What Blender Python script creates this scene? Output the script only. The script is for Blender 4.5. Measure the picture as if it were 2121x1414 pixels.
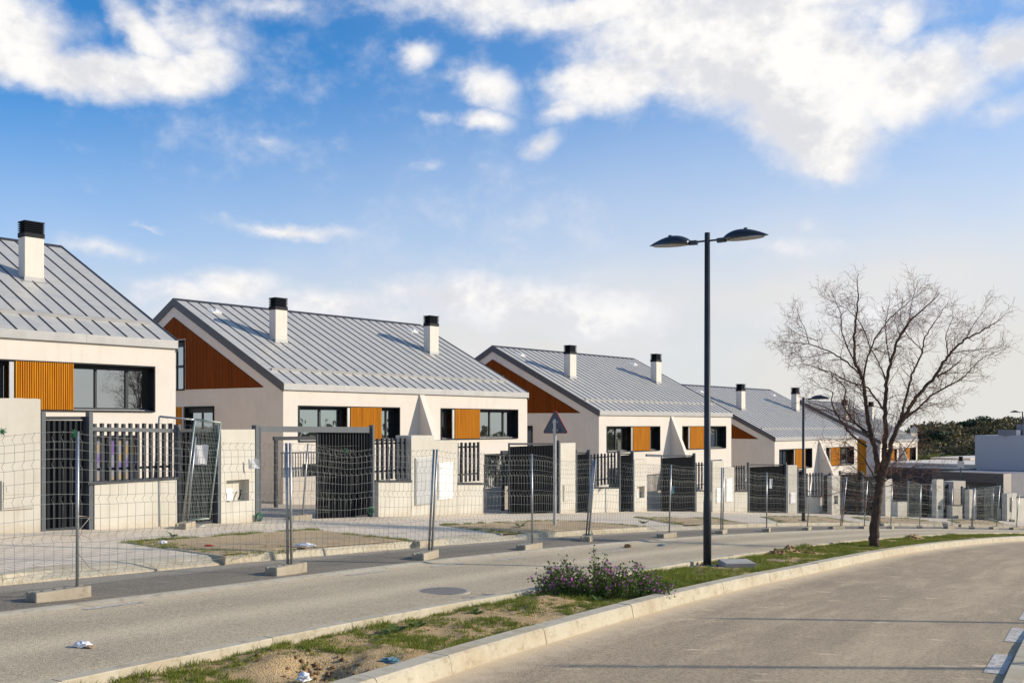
import bpy, math, random
import numpy as np
from mathutils import Vector, Matrix
R=math.radians
SC=bpy.context.scene
for o in list(bpy.data.objects): bpy.data.objects.remove(o)
# ---------------------------------------------------------------- camera
F=2121.; CX=1060.5; HY=880.           # focal length, centre and horizon of the photograph, in its pixels
cd=bpy.data.cameras.new('camera'); cam=bpy.data.objects.new('camera',cd); SC.collection.objects.link(cam)
cd.lens=36.0; cd.sensor_width=36.0; cd.shift_y=(HY-707)/2121; cd.clip_end=3000; cd.clip_start=.1
cam.location=(0,0,0); cam.rotation_euler=(R(90),0,0); SC.camera=cam
# ---------------------------------------------------------------- sun
SUN_EL=21.4; SUN_AZ=83.8              # azimuth clockwise from +Y
sd=bpy.data.lights.new('sun','SUN'); sun=bpy.data.objects.new('sun',sd); SC.collection.objects.link(sun)
sd.energy=5.0; sd.angle=R(.53); sd.color=(1,.875,.72)
dv=Vector((math.sin(R(SUN_AZ))*math.cos(R(SUN_EL)),math.cos(R(SUN_AZ))*math.cos(R(SUN_EL)),math.sin(R(SUN_EL))))
sun.rotation_euler=dv.to_track_quat('Z','Y').to_euler()
SC.view_settings.view_transform='Standard'; SC.view_settings.look='None'
SC.view_settings.exposure=0.06; SC.view_settings.gamma=1
# ---------------------------------------------------------------- node helper
class NT:
    def __init__(s,tree): s.t=tree; s.n=tree.nodes; s.l=tree.links; s.n.clear()
    def N(s,typ,**kw):
        nd=s.n.new(typ)
        for k,v in kw.items(): setattr(nd,k,v)
        return nd
    def put(s,sock,v):
        if hasattr(v,'is_linked') or hasattr(v,'links'): s.l.new(v,sock)
        else: sock.default_value=v
    def math(s,op,a,b=None,c=None,clamp=False):
        nd=s.N('ShaderNodeMath',operation=op,use_clamp=clamp); s.put(nd.inputs[0],a)
        if b is not None: s.put(nd.inputs[1],b)
        if c is not None: s.put(nd.inputs[2],c)
        return nd.outputs[0]
    def mr(s,v,a,b,c=0.,d=1.,smooth=False):
        nd=s.N('ShaderNodeMapRange',interpolation_type='SMOOTHSTEP' if smooth else 'LINEAR')
        s.put(nd.inputs[0],v); s.put(nd.inputs[1],a); s.put(nd.inputs[2],b); s.put(nd.inputs[3],c); s.put(nd.inputs[4],d)
        return nd.outputs[0]
    def mix(s,f,a,b,typ='MIX'):
        nd=s.N('ShaderNodeMix',data_type='RGBA',blend_type=typ)
        s.put(nd.inputs[0],f)
        for i,v in ((6,a),(7,b)):
            if isinstance(v,(tuple,list)): v=tuple(v)+(1,) if len(v)==3 else v
            s.put(nd.inputs[i],v)
        return nd.outputs[2]
    def noise(s,vec,scale,detail=4,rough=.55,dist=0.,out=0):
        nd=s.N('ShaderNodeTexNoise'); s.put(nd.inputs['Vector'],vec); nd.inputs['Scale'].default_value=scale
        nd.inputs['Detail'].default_value=detail; nd.inputs['Roughness'].default_value=rough; nd.inputs['Distortion'].default_value=dist
        return nd.outputs[out]
    def vor(s,vec,scale,feature='F1',out='Distance',rnd=1.):
        nd=s.N('ShaderNodeTexVoronoi',feature=feature); s.put(nd.inputs['Vector'],vec); nd.inputs['Scale'].default_value=scale
        nd.inputs['Randomness'].default_value=rnd
        return nd.outputs[out]
    def scale(s,vec,x,y,z=1.,loc=(0,0,0),rot=(0,0,0)):
        nd=s.N('ShaderNodeMapping'); s.put(nd.inputs[0],vec); nd.inputs['Scale'].default_value=(x,y,z)
        nd.inputs['Location'].default_value=loc; nd.inputs['Rotation'].default_value=rot; return nd.outputs[0]
# ---------------------------------------------------------------- sky
W=bpy.data.worlds.new('World'); SC.world=W; W.use_nodes=True
def px2ae(px,py):
    x=(px-CX)/F; z=(HY-py)/F
    return math.atan(x), math.atan2(z,math.hypot(x,1))
def build_sky():
    t=NT(W.node_tree)
    sky=t.N('ShaderNodeTexSky',sky_type='NISHITA',sun_disc=False); sky.sun_elevation=R(SUN_EL); sky.sun_rotation=R(SUN_AZ)
    sky.air_density=1.0; sky.dust_density=.9; sky.ozone_density=2.2; sky.altitude=600
    co=t.N('ShaderNodeTexCoord').outputs['Generated']
    sp=t.N('ShaderNodeSeparateXYZ'); t.l.new(co,sp.inputs[0]); X,Y,Z=sp.outputs
    az=t.math('ARCTAN2',X,Y); el=t.math('ARCSINE',Z)
    cb=t.N('ShaderNodeCombineXYZ'); t.l.new(az,cb.inputs[0]); t.put(cb.inputs[1],t.math('MULTIPLY',el,1.35)); cb.inputs[2].default_value=3.7
    ae=cb.outputs[0]
    w1=t.noise(ae,6.,6,.6,out=1)      # warp
    ws=t.N('ShaderNodeSeparateColor'); t.l.new(w1,ws.inputs[0])
    azw=t.math('ADD',az,t.math('MULTIPLY',t.math('SUBTRACT',ws.outputs[0],.5),.10))
    elw=t.math('ADD',el,t.math('MULTIPLY',t.math('SUBTRACT',ws.outputs[1],.5),.065))
    blobs=[ # px,py,rx,ry,tilt,strength
     (1540,110,420,150,-.2,1.2),(1640,215,230,120,-.55,1.2),(1745,330,70,50,-.3,1.1),(1300,165,190,55,.1,1.),(1900,150,190,95,.15,1.1),(1230,30,330,50,0,1.),
     (1000,0,330,50,0,.72),(2090,90,90,70,0,.95),(1500,10,560,80,0,1.),(1190,225,70,30,.3,.6),(2060,215,110,45,0,.55),(1850,30,120,60,.5,.8),
     (110,140,300,50,-.08,1.05),(330,160,140,45,.0,1.0),(30,70,150,80,0,.95),(300,90,100,50,-.8,.85),(430,120,90,60,0,.8),(-250,60,260,200,0,1.),(400,70,150,75,.3,.62),(560,10,160,35,0,.5),
     (1030,180,85,48,-.35,.82),(1010,250,62,25,-.15,.72),(1130,308,52,30,.4,.62),(868,110,56,30,.1,.62),(905,235,40,14,0,.42),(560,300,40,16,0,.2),(885,325,40,20,0,.35),
     (585,468,150,15,-.04,.72),(300,480,70,9,-.05,.6),(230,520,170,26,-.12,.55),(1620,507,165,24,-.03,.5),(1690,468,30,20,0,.45),
     (500,600,130,50,0,.8),(700,640,170,50,0,.75),(930,625,200,55,0,.8),(1090,640,170,55,0,.7),(380,625,120,45,0,.7),(1250,660,200,50,0,.5),(1800,640,300,60,0,.4)]
    m=None; hbias=None
    for (px,py,rx,ry,tl,st) in blobs:
        a0,e0=px2ae(px,py); ra=rx/F*math.cos(a0)**2; re=ry/F*math.cos(a0)
        da=t.math('SUBTRACT',azw,a0); de=t.math('SUBTRACT',elw,e0)
        if abs(tl)>.01:
            c,s=math.cos(tl),math.sin(tl)
            da2=t.math('ADD',t.math('MULTIPLY',da,c/ra),t.math('MULTIPLY',de,s/ra))
            de2=t.math('ADD',t.math('MULTIPLY',da,-s/re),t.math('MULTIPLY',de,c/re))
        else:
            da2=t.math('MULTIPLY',da,1/ra); de2=t.math('MULTIPLY',de,1/re)
        d=t.math('SQRT',t.math('ADD',t.math('MULTIPLY',da2,da2),t.math('MULTIPLY',de2,de2)))
        v=t.math('MULTIPLY',t.math('SUBTRACT',1.25,d),st)
        m=v if m is None else t.math('MAXIMUM',m,v)
    m=t.math('MINIMUM',m,.95)
    f1=t.math('ADD',t.math('ADD',t.math('MULTIPLY',t.noise(ae,5.5,4,.55,.1),.5),t.math('MULTIPLY',t.noise(ae,16.,8,.62,.1),.33)),t.math('MULTIPLY',t.noise(ae,48.,8,.6,.1),.17))
    nd=t.N('ShaderNodeVectorMath',operation='ADD'); t.l.new(ae,nd.inputs[0]); nd.inputs[1].default_value=(.035,.03,0)
    f2=t.math('ADD',t.math('ADD',t.math('MULTIPLY',t.noise(nd.outputs[0],5.5,4,.55,.1),.5),t.math('MULTIPLY',t.noise(nd.outputs[0],16.,8,.62,.1),.33)),t.math('MULTIPLY',t.noise(nd.outputs[0],48.,8,.6,.1),.17))
    # unseen broken cloud added outside the view, low down, for reflections and fill
    away=t.mr(t.math('ABSOLUTE',az),.75,1.2,0.,.85)
    m=t.math('MAXIMUM',m,t.math('MULTIPLY',t.math('MULTIPLY',away,t.mr(el,.3,.65,1,0)),t.mr(t.noise(ae,2.2,3,.5),.42,.7,0,1)))
    dens=t.math('ADD',m,t.math('MULTIPLY',t.math('SUBTRACT',f1,.5),2.9))
    cov=t.mr(dens,-.04,.86,0,1,True)
    lit=t.math('ADD',.5,t.math('MULTIPLY',t.math('SUBTRACT',f1,f2),3.2))
    thick=t.mr(dens,.25,1.0,0,1)
    # cloud colour (times the world strength .1)
    c1=t.mix(t.mr(lit,.2,.75,0,1,True),(7.1,7.15,7.5),(9.7,9.55,9.3))
    thin=t.mix(thick,(7.7,7.8,8.4),c1)
    # clear sky: Nishita, deepened at altitude, milky towards the horizon and the sun side
    g=t.N('ShaderNodeGamma'); t.l.new(sky.outputs[0],g.inputs[0]); g.inputs[1].default_value=1.0
    base=t.mix(1.,g.outputs[0],(.38,1.20,1.82),'MULTIPLY')
    hz=t.mr(el,.07,.34,1.,.0); hz=t.math('POWER',hz,1.3)
    side=t.mr(az,-.5,.5,-.16,.52)
    hz=t.math('ADD',hz,t.math('MULTIPLY',side,t.mr(el,.0,.45,.9,.35)),clamp=True)
    n3=t.noise(ae,3.5,4,.6)
    hz=t.math('MULTIPLY',hz,t.mr(n3,.3,.7,.86,1.08),clamp=True)
    hcol=t.mix(t.mr(az,-.5,.5),(6.6,7.1,8.2),(7.8,7.75,7.7))
    low=t.mr(el,.05,.17,1.,0.)
    hcol=t.mix(t.math('MULTIPLY',low,t.mr(n3,.35,.65,.55,1.)),hcol,(7.55,7.42,7.0))
    clear=t.mix(hz,base,hcol)
    col=t.mix(cov,clear,thin)
    bg=t.N('ShaderNodeBackground'); t.l.new(col,bg.inputs[0]); bg.inputs[1].default_value=.1
    out=t.N('ShaderNodeOutputWorld'); t.l.new(bg.outputs[0],out.inputs[0])
build_sky()
# ---------------------------------------------------------------- terrain
U2=np.array([.640,.768]); U2/=np.hypot(*U2); N2=np.array([-U2[1],U2[0]]); TH=math.atan2(U2[1],U2[0])
_S=[-60,-20,0,6.35,10,14,17.4,21.5,25.75,29.8,33.7,41.3,52,57,90,130,200]
_Z=[-1.1,-1.2,-1.9,-2.16,-2.32,-2.51,-2.69,-2.94,-3.21,-3.48,-3.76,-4.27,-5.05,-5.4,-7.6,-9.0,-9.4]
def gs(s):
    s=np.asarray(s,float); return sum(np.interp(s+k,_S,_Z) for k in (-3,-1.5,0,1.5,3))/5
def gz(x,y,off=0.): return float(gs(x*U2[0]+y*U2[1]))+off
def gnd(px,py,off=0.):
    "point where the photo's pixel meets the ground"
    D=np.linspace(3,150,6000); x=(px-CX)/F*D
    f=(HY-py)/F*D-gs(x*U2[0]+D*U2[1])-off
    i=int(np.argmax(f<=0)); 
    return float(x[i]),float(D[i]),float(gs(x[i]*U2[0]+D[i]*U2[1])+off)
def zat(py,D): return (HY-py)/F*D
# ---------------------------------------------------------------- object helpers
COL=SC.collection
def tag(o,label=None,cat=None,group=None,kind=None,category=None):
    cat=cat or category
    if label: o['label']=label
    if cat: o['category']=cat
    if group: o['group']=group
    if kind: o['kind']=kind
    return o
def empty(name,loc,rz=0,label=None,cat=None,group=None):
    o=bpy.data.objects.new(name,None); COL.objects.link(o); o.location=loc; o.rotation_euler=(0,0,rz); o.empty_display_size=.2
    return tag(o,label,cat,group)
class MB:
    def __init__(s): s.v=[]; s.f=[]; s.uv={}
    def quad(s,*p):
        i=len(s.v); s.v+= [tuple(q) for q in p]; s.f.append(tuple(range(i,i+len(p))))
    def box(s,x0,x1,y0,y1,z0,z1,M=None):
        P=[(x0,y0,z0),(x1,y0,z0),(x1,y1,z0),(x0,y1,z0),(x0,y0,z1),(x1,y0,z1),(x1,y1,z1),(x0,y1,z1)]
        s.hexa(P,M)
    def hexa(s,P,M=None):
        if M is not None: P=[tuple(M@Vector(p)) for p in P]
        i=len(s.v); s.v+=[tuple(p) for p in P]
        s.f+=[(i,i+3,i+2,i+1),(i+4,i+5,i+6,i+7),(i,i+1,i+5,i+4),(i+1,i+2,i+6,i+5),(i+2,i+3,i+7,i+6),(i+3,i,i+4,i+7)]
    def tube(s,pts,r,n=6,cap=True):
        if not hasattr(r,'__len__'): r=[r]*len(pts)
        pts=[Vector(p) for p in pts]; base=len(s.v); ref=None
        for k,p in enumerate(pts):
            d=(pts[min(k+1,len(pts)-1)]-pts[max(k-1,0)])
            if d.length<1e-9: d=Vector((0,0,1))
            d.normalize()
            if ref is None: ref=Vector((1,0,0)) if abs(d.x)<.8 else Vector((0,1,0))
            a=(ref-d*ref.dot(d)); a.normalize(); b=d.cross(a); ref=a
            for j in range(n):
                t=2*math.pi*j/n; s.v.append(tuple(p+(a*math.cos(t)+b*math.sin(t))*r[k]))
        for k in range(len(pts)-1):
            for j in range(n):
                j2=(j+1)%n; s.f.append((base+k*n+j,base+k*n+j2,base+(k+1)*n+j2,base+(k+1)*n+j))
        if cap:
            s.f.append(tuple(base+j for j in range(n))[::-1]); e=base+(len(pts)-1)*n; s.f.append(tuple(e+j for j in range(n)))
    def prism(s,poly,z0,z1,M=None):
        "poly (x,y) counter-clockwise, extruded in z"
        n=len(poly); i=len(s.v)
        P=[(x,y,z0) for x,y in poly]+[(x,y,z1) for x,y in poly]
        if M is not None: P=[tuple(M@Vector(p)) for p in P]
        s.v+=P; s.f.append(tuple(i+k for k in range(n))[::-1]); s.f.append(tuple(i+n+k for k in range(n)))
        for k in range(n): k2=(k+1)%n; s.f.append((i+k,i+k2,i+n+k2,i+n+k))
    def build(s,name,mat,parent=None,smooth=False,bevel=0,**tags):
        me=bpy.data.meshes.new(name); me.from_pydata(s.v,[],s.f); me.materials.append(mat)
        if s.uv:
            uvl=me.uv_layers.new(name='UV'); idx=np.zeros(len(me.loops),int); me.loops.foreach_get('vertex_index',idx)
            uvl.data.foreach_set('uv',np.array([s.uv.get(i,(0,0)) for i in range(len(s.v))])[idx].ravel())
        if smooth: me.polygons.foreach_set('use_smooth',[True]*len(me.polygons))
        me.update(); o=bpy.data.objects.new(name,me); COL.objects.link(o)
        if parent is not None: o.parent=parent
        if bevel:
            b=o.modifiers.new('b','BEVEL'); b.width=bevel; b.segments=2; b.limit_method='ANGLE'; b.angle_limit=R(40)
        if tags: tag(o,**tags)
        return o
def npmesh(name,V,Fq,mat,parent=None,**tags):
    V=np.asarray(V,np.float32); Fq=np.asarray(Fq,np.int32); me=bpy.data.meshes.new(name)
    k=Fq.shape[1]; me.vertices.add(len(V)); me.vertices.foreach_set('co',V.ravel())
    me.loops.add(Fq.size); me.loops.foreach_set('vertex_index',Fq.ravel())
    me.polygons.add(len(Fq)); me.polygons.foreach_set('loop_start',np.arange(0,Fq.size,k,dtype=np.int32))
    me.polygons.foreach_set('loop_total',np.full(len(Fq),k,np.int32)); me.materials.append(mat)
    me.update(calc_edges=True); me.validate(); o=bpy.data.objects.new(name,me); COL.objects.link(o)
    if parent is not None: o.parent=parent
    return tag(o,**tags)
# ---------------------------------------------------------------- materials
def mat(name,build):
    m=bpy.data.materials.new(name); m.use_nodes=True; t=NT(m.node_tree)
    b=t.N('ShaderNodeBsdfPrincipled'); o=t.N('ShaderNodeOutputMaterial'); t.l.new(b.outputs[0],o.inputs[0]); build(t,b,o); return m
def bump(t,b,h,strength=.3,dist=.02):
    n=t.N('ShaderNodeBump'); n.inputs['Strength'].default_value=strength; n.inputs['Distance'].default_value=dist; t.l.new(h,n.inputs['Height']); t.l.new(n.outputs[0],b.inputs['Normal'])
def simple(name,c,rough=.6,metal=0.,var=.12,sc=3.,bumps=0.,bsc=60.,spec=.5):
    def f(t,b,o):
        P=t.N('ShaderNodeTexCoord').outputs['Object']; n=t.noise(P,sc,5,.6)
        lo=tuple(x*(1-var) for x in c); hi=tuple(min(1,x*(1+var)) for x in c)
        t.l.new(t.mix(t.mr(n,.3,.7),lo,hi),b.inputs['Base Color']); b.inputs['Roughness'].default_value=rough; b.inputs['Metallic'].default_value=metal
        b.inputs['Specular IOR Level'].default_value=spec
        if bumps: bump(t,b,t.noise(P,bsc,3,.6),bumps,.01)
    return mat(name,f)
def plaster(name,c,dirt=(.5,.46,.4),amt=.25,base=False,scuff=0.):
    def f(t,b,o):
        P=t.N('ShaderNodeTexCoord').outputs['Object']
        n=t.noise(P,1.1,6,.65); s=t.noise(t.scale(P,3.,3.,.35),1.6,5,.6)
        k=t.math('MULTIPLY',t.mr(n,.45,.8),amt); k2=t.math('MULTIPLY',t.mr(s,.55,.8),amt*.8)
        cc=t.mix(k,c,dirt); cc=t.mix(k2,cc,tuple(x*.8 for x in dirt))
        cc=t.mix(t.mr(t.noise(P,38,3,.6),.35,.7,0,.09),cc,tuple(x*.7 for x in c))
        if scuff: cc=t.mix(t.mr(t.noise(t.scale(P,1,1,2.2),6.5,7,.75),.52,.66,0,scuff),cc,tuple(x*.5 for x in dirt)); cc=t.mix(t.mr(t.noise(P,2.3,6,.7),.55,.66,0,scuff*.8),cc,(.62,.56,.44))
        if base:    # splashed dirt along the foot of the wall
            z_=t.N('ShaderNodeSeparateXYZ'); t.l.new(P,z_.inputs[0]); h_=t.math('ADD',z_.outputs[2],t.math('MULTIPLY',t.math('SUBTRACT',t.noise(P,7,6,.7),.5),.55)); cc=t.mix(t.mr(h_,.30,.05,0,.55),cc,(.40,.32,.21))
        t.l.new(cc,b.inputs['Base Color']); b.inputs['Roughness'].default_value=.9; b.inputs['Specular IOR Level'].default_value=.2
        bump(t,b,t.noise(P,70,4,.7),.35,.006)
    return mat(name,f)
M={}
M['white']=plaster('white_render',(.73,.67,.585),amt=.3)
M['wallrender']=plaster('grey_render',(.555,.535,.465),(.42,.37,.28),.5,base=True)
M['concrete']=plaster('concrete',(.43,.41,.365),(.30,.25,.19),.8)
M['block']=plaster('concrete_block',(.40,.355,.27),(.24,.19,.13),.9,scuff=.35)
M['kerb']=plaster('kerb_concrete',(.50,.455,.345),(.40,.32,.20),.9,scuff=.5)
M['anth']=simple('anthracite_metal',(.030,.036,.044),.5,.0,.25,spec=.3)
M['anthp']=simple('anthracite_panel',(.009,.0115,.016),.6,0,.2,spec=.18)
M['steelg']=simple('grey_coated_metal',(.085,.098,.11),.42,0,.12)
M['fasciad']=simple('dark_verge_metal',(.075,.078,.085),.5,.1,.12)
M['fascial']=simple('pale_eaves_metal',(.36,.36,.35),.5,.2,.1)
M['alu']=simple('aluminium',(.42,.43,.43),.45,.4,.1)
M['galv']=simple('galvanised_tube',(.36,.38,.39),.38,.7,.2,20)
M['wire']=simple('galvanised_wire',(.21,.225,.21),.5,.3,.3,6)
M['greenf']=simple('green_grey_frame',(.30,.36,.32),.5,.3,.2,8)
M['lampd']=simple('lamp_dark_paint',(.018,.024,.036),.35,.0,.1)
M['whitep']=simple('white_plastic',(.75,.75,.73),.5,0,.06)
M['paper']=simple('paper',(.78,.78,.76),.8,0,.05)
M['bag']=simple('plastic_bag',(.72,.72,.74),.4,0,.12,20)
M['bluec']=simple('blue_cloth',(.10,.21,.26),.8,0,.2,20)
M['redp']=simple('red_plastic',(.5,.03,.02),.5)
M['twine']=simple('green_twine',(.03,.20,.08),.8,0,.3,40)
M['tape']=simple('pale_twine',(.62,.50,.38),.8)
M['slate']=simple('dark_slate_wall',(.030,.032,.042),.7,0,.3,2,.3,30)
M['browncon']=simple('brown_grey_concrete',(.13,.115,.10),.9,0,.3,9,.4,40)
M['bluewhite']=plaster('smooth_white_wall',(.50,.50,.51),amt=.12)
M['greywall']=simple('grey_wall',(.22,.22,.23),.9,0,.1)
M['beige']=plaster('beige_render',(.52,.47,.40),amt=.3)
def f(t,b,o):
    P=t.N('ShaderNodeTexCoord').outputs['Object']; ck=t.N('ShaderNodeTexBrick'); t.l.new(P,ck.inputs[0]); ck.inputs['Scale'].default_value=1; ck.inputs['Brick Width'].default_value=.06; ck.inputs['Row Height'].default_value=.06; ck.inputs['Mortar Size'].default_value=.012
    ck.inputs['Color1'].default_value=(.30,.27,.225,1); ck.inputs['Color2'].default_value=(.34,.305,.25,1); ck.inputs['Mortar'].default_value=(.13,.115,.10,1); t.l.new(ck.outputs[0],b.inputs['Base Color']); b.inputs['Roughness'].default_value=.7; bump(t,b,ck.outputs[1],-1.,.012)
M['cast']=mat('cast_iron',f)
M['rust']=simple('rusty_bolt',(.16,.07,.03),.8)
M['brick']=simple('clay_tile_piece',(.40,.27,.17),.9,0,.2,12)
M['paint']=mat('worn_road_paint',lambda t,b,o:(t.l.new(t.mix(t.mr(t.noise(t.N('ShaderNodeTexCoord').outputs['Object'],14,7,.8),.46,.58),(.55,.53,.48),(.29,.265,.225)),b.inputs['Base Color']),setattr(b.inputs['Roughness'],'default_value',.8)))
M['redrim']=simple('sign_red_rim',(.55,.03,.03),.4)
M['signback']=simple('sign_back',(.075,.085,.11),.5,0,.1)
M['post']=simple('sign_post',(.50,.49,.46),.5,.2,.15)
def f(t,b,o):
    P=t.N('ShaderNodeTexCoord').outputs['Object']; n=t.noise(t.scale(P,15,15,.5),1,5,.7)
    t.l.new(t.mix(t.mr(n,.36,.66),(.42,.15,.004),(.64,.26,.008)),b.inputs['Base Color']); b.inputs['Roughness'].default_value=.75; b.inputs['Specular IOR Level'].default_value=.2
M['wood']=mat('orange_slats',f)
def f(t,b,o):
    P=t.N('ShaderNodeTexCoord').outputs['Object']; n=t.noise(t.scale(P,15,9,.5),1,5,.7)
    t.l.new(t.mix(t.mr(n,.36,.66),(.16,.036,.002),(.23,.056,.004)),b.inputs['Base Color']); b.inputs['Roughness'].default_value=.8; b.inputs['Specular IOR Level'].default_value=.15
M['wood_shaded']=mat('shaded_gable_slats',f)  # darker copy of the orange slats; gable shade put into the colour
def f(t,b,o):
    P=t.N('ShaderNodeTexCoord').outputs['Object']; n=t.noise(P,1.3,6,.7,.6); n2=t.noise(t.scale(P,2.0,.25,1),1.0,4,.6)
    c=t.mix(t.mr(n,.46,.78),(.50,.487,.445),(.29,.325,.345)); c=t.mix(t.mr(n2,.35,.7,0,.35),c,(.55,.53,.48))
    t.l.new(c,b.inputs['Base Color']); t.l.new(t.mr(n,.3,.7,.38,.58),b.inputs['Roughness']); b.inputs['Metallic'].default_value=.12
    bump(t,b,t.noise(P,2.2,3,.5),.12,.03)
M['zinc']=mat('zinc_roof',f)
M['seam']=simple('zinc_seam_shaded',(.035,.037,.045),.5,.1,.1)  # near-black tone puts the shaded sides of the seams into the colour
def f(t,b,o):
    b.inputs['Base Color'].default_value=(.012,.018,.016,1); b.inputs['Roughness'].default_value=.05
    g=t.N('ShaderNodeBsdfGlossy'); g.inputs['Color'].default_value=(.82,.86,.86,1); g.inputs['Roughness'].default_value=.012
    P=t.N('ShaderNodeTexCoord').outputs['Object']; n=t.N('ShaderNodeBump'); n.inputs['Strength'].default_value=.1; n.inputs['Distance'].default_value=.02
    t.l.new(t.noise(P,1.1,2,.5),n.inputs['Height']); t.l.new(n.outputs[0],g.inputs['Normal'])
    mx=t.N('ShaderNodeMixShader'); mx.inputs[0].default_value=.5; t.l.new(b.outputs[0],mx.inputs[1]); t.l.new(g.outputs[0],mx.inputs[2]); t.l.new(mx.outputs[0],o.inputs[0])
M['glass']=mat('window_glass',f)
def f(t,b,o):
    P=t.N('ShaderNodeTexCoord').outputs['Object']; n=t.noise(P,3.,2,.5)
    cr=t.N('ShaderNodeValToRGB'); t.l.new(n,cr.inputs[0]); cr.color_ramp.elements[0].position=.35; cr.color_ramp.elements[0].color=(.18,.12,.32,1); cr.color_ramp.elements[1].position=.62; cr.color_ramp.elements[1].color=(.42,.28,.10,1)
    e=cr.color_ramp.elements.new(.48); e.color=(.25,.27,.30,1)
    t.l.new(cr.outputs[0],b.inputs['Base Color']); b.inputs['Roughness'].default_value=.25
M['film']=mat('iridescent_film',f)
# asphalt: UV x = metres along the street, y = metres across
def asphalt(name,c,c2,dust,dustlo,dusthi,spec_amt=.5,tracks=None,patches=0.):
    def f(t,b,o):
        tc=t.N('ShaderNodeTexCoord'); P=tc.outputs['Object']; uv=tc.outputs['UV']
        sp=t.N('ShaderNodeSeparateXYZ'); t.l.new(uv,sp.inputs[0]); A=sp.outputs[1]
        big=t.noise(P,.6,5,.6); mid=t.noise(P,4.5,5,.65); fine=t.noise(P,60,4,.85); grain=t.vor(P,95); coarse=t.noise(P,26,3,.8)
        cc=t.mix(t.mr(big,.35,.65),c,c2)
        if tracks:
            for (a,w,am) in tracks:
                d=t.math('ABSOLUTE',t.math('SUBTRACT',t.math('ADD',A,t.math('MULTIPLY',t.math('SUBTRACT',big,.5),.35)),a))
                cc=t.mix(t.math('MULTIPLY',t.mr(d,w,0,0,1,True),am),cc,tuple(x*1.42 for x in c2))
        if patches:
            pn=t.noise(t.scale(uv,.22,1.5,1.),1.6,7,.72,.6); cc=t.mix(t.mr(pn,.50,.70,0,patches),cc,dust); cc=t.mix(t.mr(pn,.47,.36,0,.38),cc,tuple(x*.62 for x in c))
            pv=t.vor(t.scale(P,1.3,4.2,1.),.85); cc=t.mix(t.math('MULTIPLY',t.mr(pv,.22,.06,0,1.),t.mr(mid,.40,.58)),cc,tuple(x*1.15 for x in dust))
        cc=t.mix(t.mr(coarse,.5,.68,0,.5),cc,tuple(x*1.6 for x in c2)); cc=t.mix(t.mr(coarse,.5,.34,0,.6),cc,tuple(x*.42 for x in c)); cc=t.mix(t.mr(fine,.45,.7,0,.6),cc,tuple(x*1.7 for x in c2)); cc=t.mix(t.mr(grain,.0,.35,.6,0),cc,tuple(x*.35 for x in c))
        cc=t.mix(t.mr(t.vor(P,42),.05,.02,0,.8),cc,(.5,.47,.42))
        for (d0,d1) in ((dustlo),(dusthi)):
            if d0 is None: continue
            wob=t.math('ADD',A,t.math('MULTIPLY',t.math('SUBTRACT',mid,.5),abs(d1-d0)*.9))
            cc=t.mix(t.math('MULTIPLY',t.mr(wob,d1,d0,0,1,True),.86),cc,dust)
        t.l.new(cc,b.inputs['Base Color']); b.inputs['Roughness'].default_value=.9; b.inputs['Specular IOR Level'].default_value=.25
        bump(t,b,t.math('ADD',fine,t.math('MULTIPLY',grain,-1.)),.5,.008)
    return mat(name,f)
SAND=(.70,.56,.37)
# across coordinate of the strips grows away from the camera side
M['asph_r']=asphalt('asphalt_near_road',(.305,.24,.16),(.37,.293,.192),SAND,(None,None),(-.02,-.62),patches=.5,tracks=[(-2.9,.8,.55),(-1.3,.3,-.0)])
M['asph_l']=asphalt('asphalt_far_road',(.36,.30,.205),(.46,.385,.26),SAND,(None,None),(0.02,-.28),tracks=[(-.3,.45,.5),(-1.75,.55,.75),(-3.2,.4,.6)])
M['asph_p']=asphalt('asphalt_parking_lane',(.17,.148,.115),(.23,.2,.15),(.36,.31,.24),(None,None),(2.0,1.6),patches=.12)
def soilf(c1,c2,c3):
    def f(t,b,o):
        P=t.N('ShaderNodeTexCoord').outputs['Object']; a=t.noise(P,1.3,6,.65); m=t.noise(P,9,6,.7); fi=t.noise(P,70,4,.75); peb=t.vor(P,55)
        cc=t.mix(t.mr(a,.35,.65),c1,c2); cc=t.mix(t.mr(m,.5,.75,0,.6),cc,c3); cc=t.mix(t.mr(fi,.35,.7,0,.5),cc,tuple(x*1.35 for x in c1)); cc=t.mix(t.mr(peb,.0,.3,.5,0),cc,tuple(x*.55 for x in c2))
        t.l.new(cc,b.inputs['Base Color']); b.inputs['Roughness'].default_value=1; b.inputs['Specular IOR Level'].default_value=.1
        bump(t,b,t.math('ADD',t.math('MULTIPLY',m,1.6),t.math('ADD',fi,t.math('MULTIPLY',peb,-.7))),.9,.03)
    return f
M['soil']=mat('median_soil',soilf((.60,.435,.24),(.45,.31,.155),(.24,.19,.08)))
M['dug']=mat('dug_soil',soilf((.30,.19,.10),(.22,.135,.065),(.16,.10,.05)))
M['bed']=mat('bed_soil',soilf((.56,.435,.28),(.47,.35,.21),(.30,.24,.11)))
M['base']=mat('base_soil',soilf((.40,.33,.21),(.3,.24,.14),(.16,.16,.07)))
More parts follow.
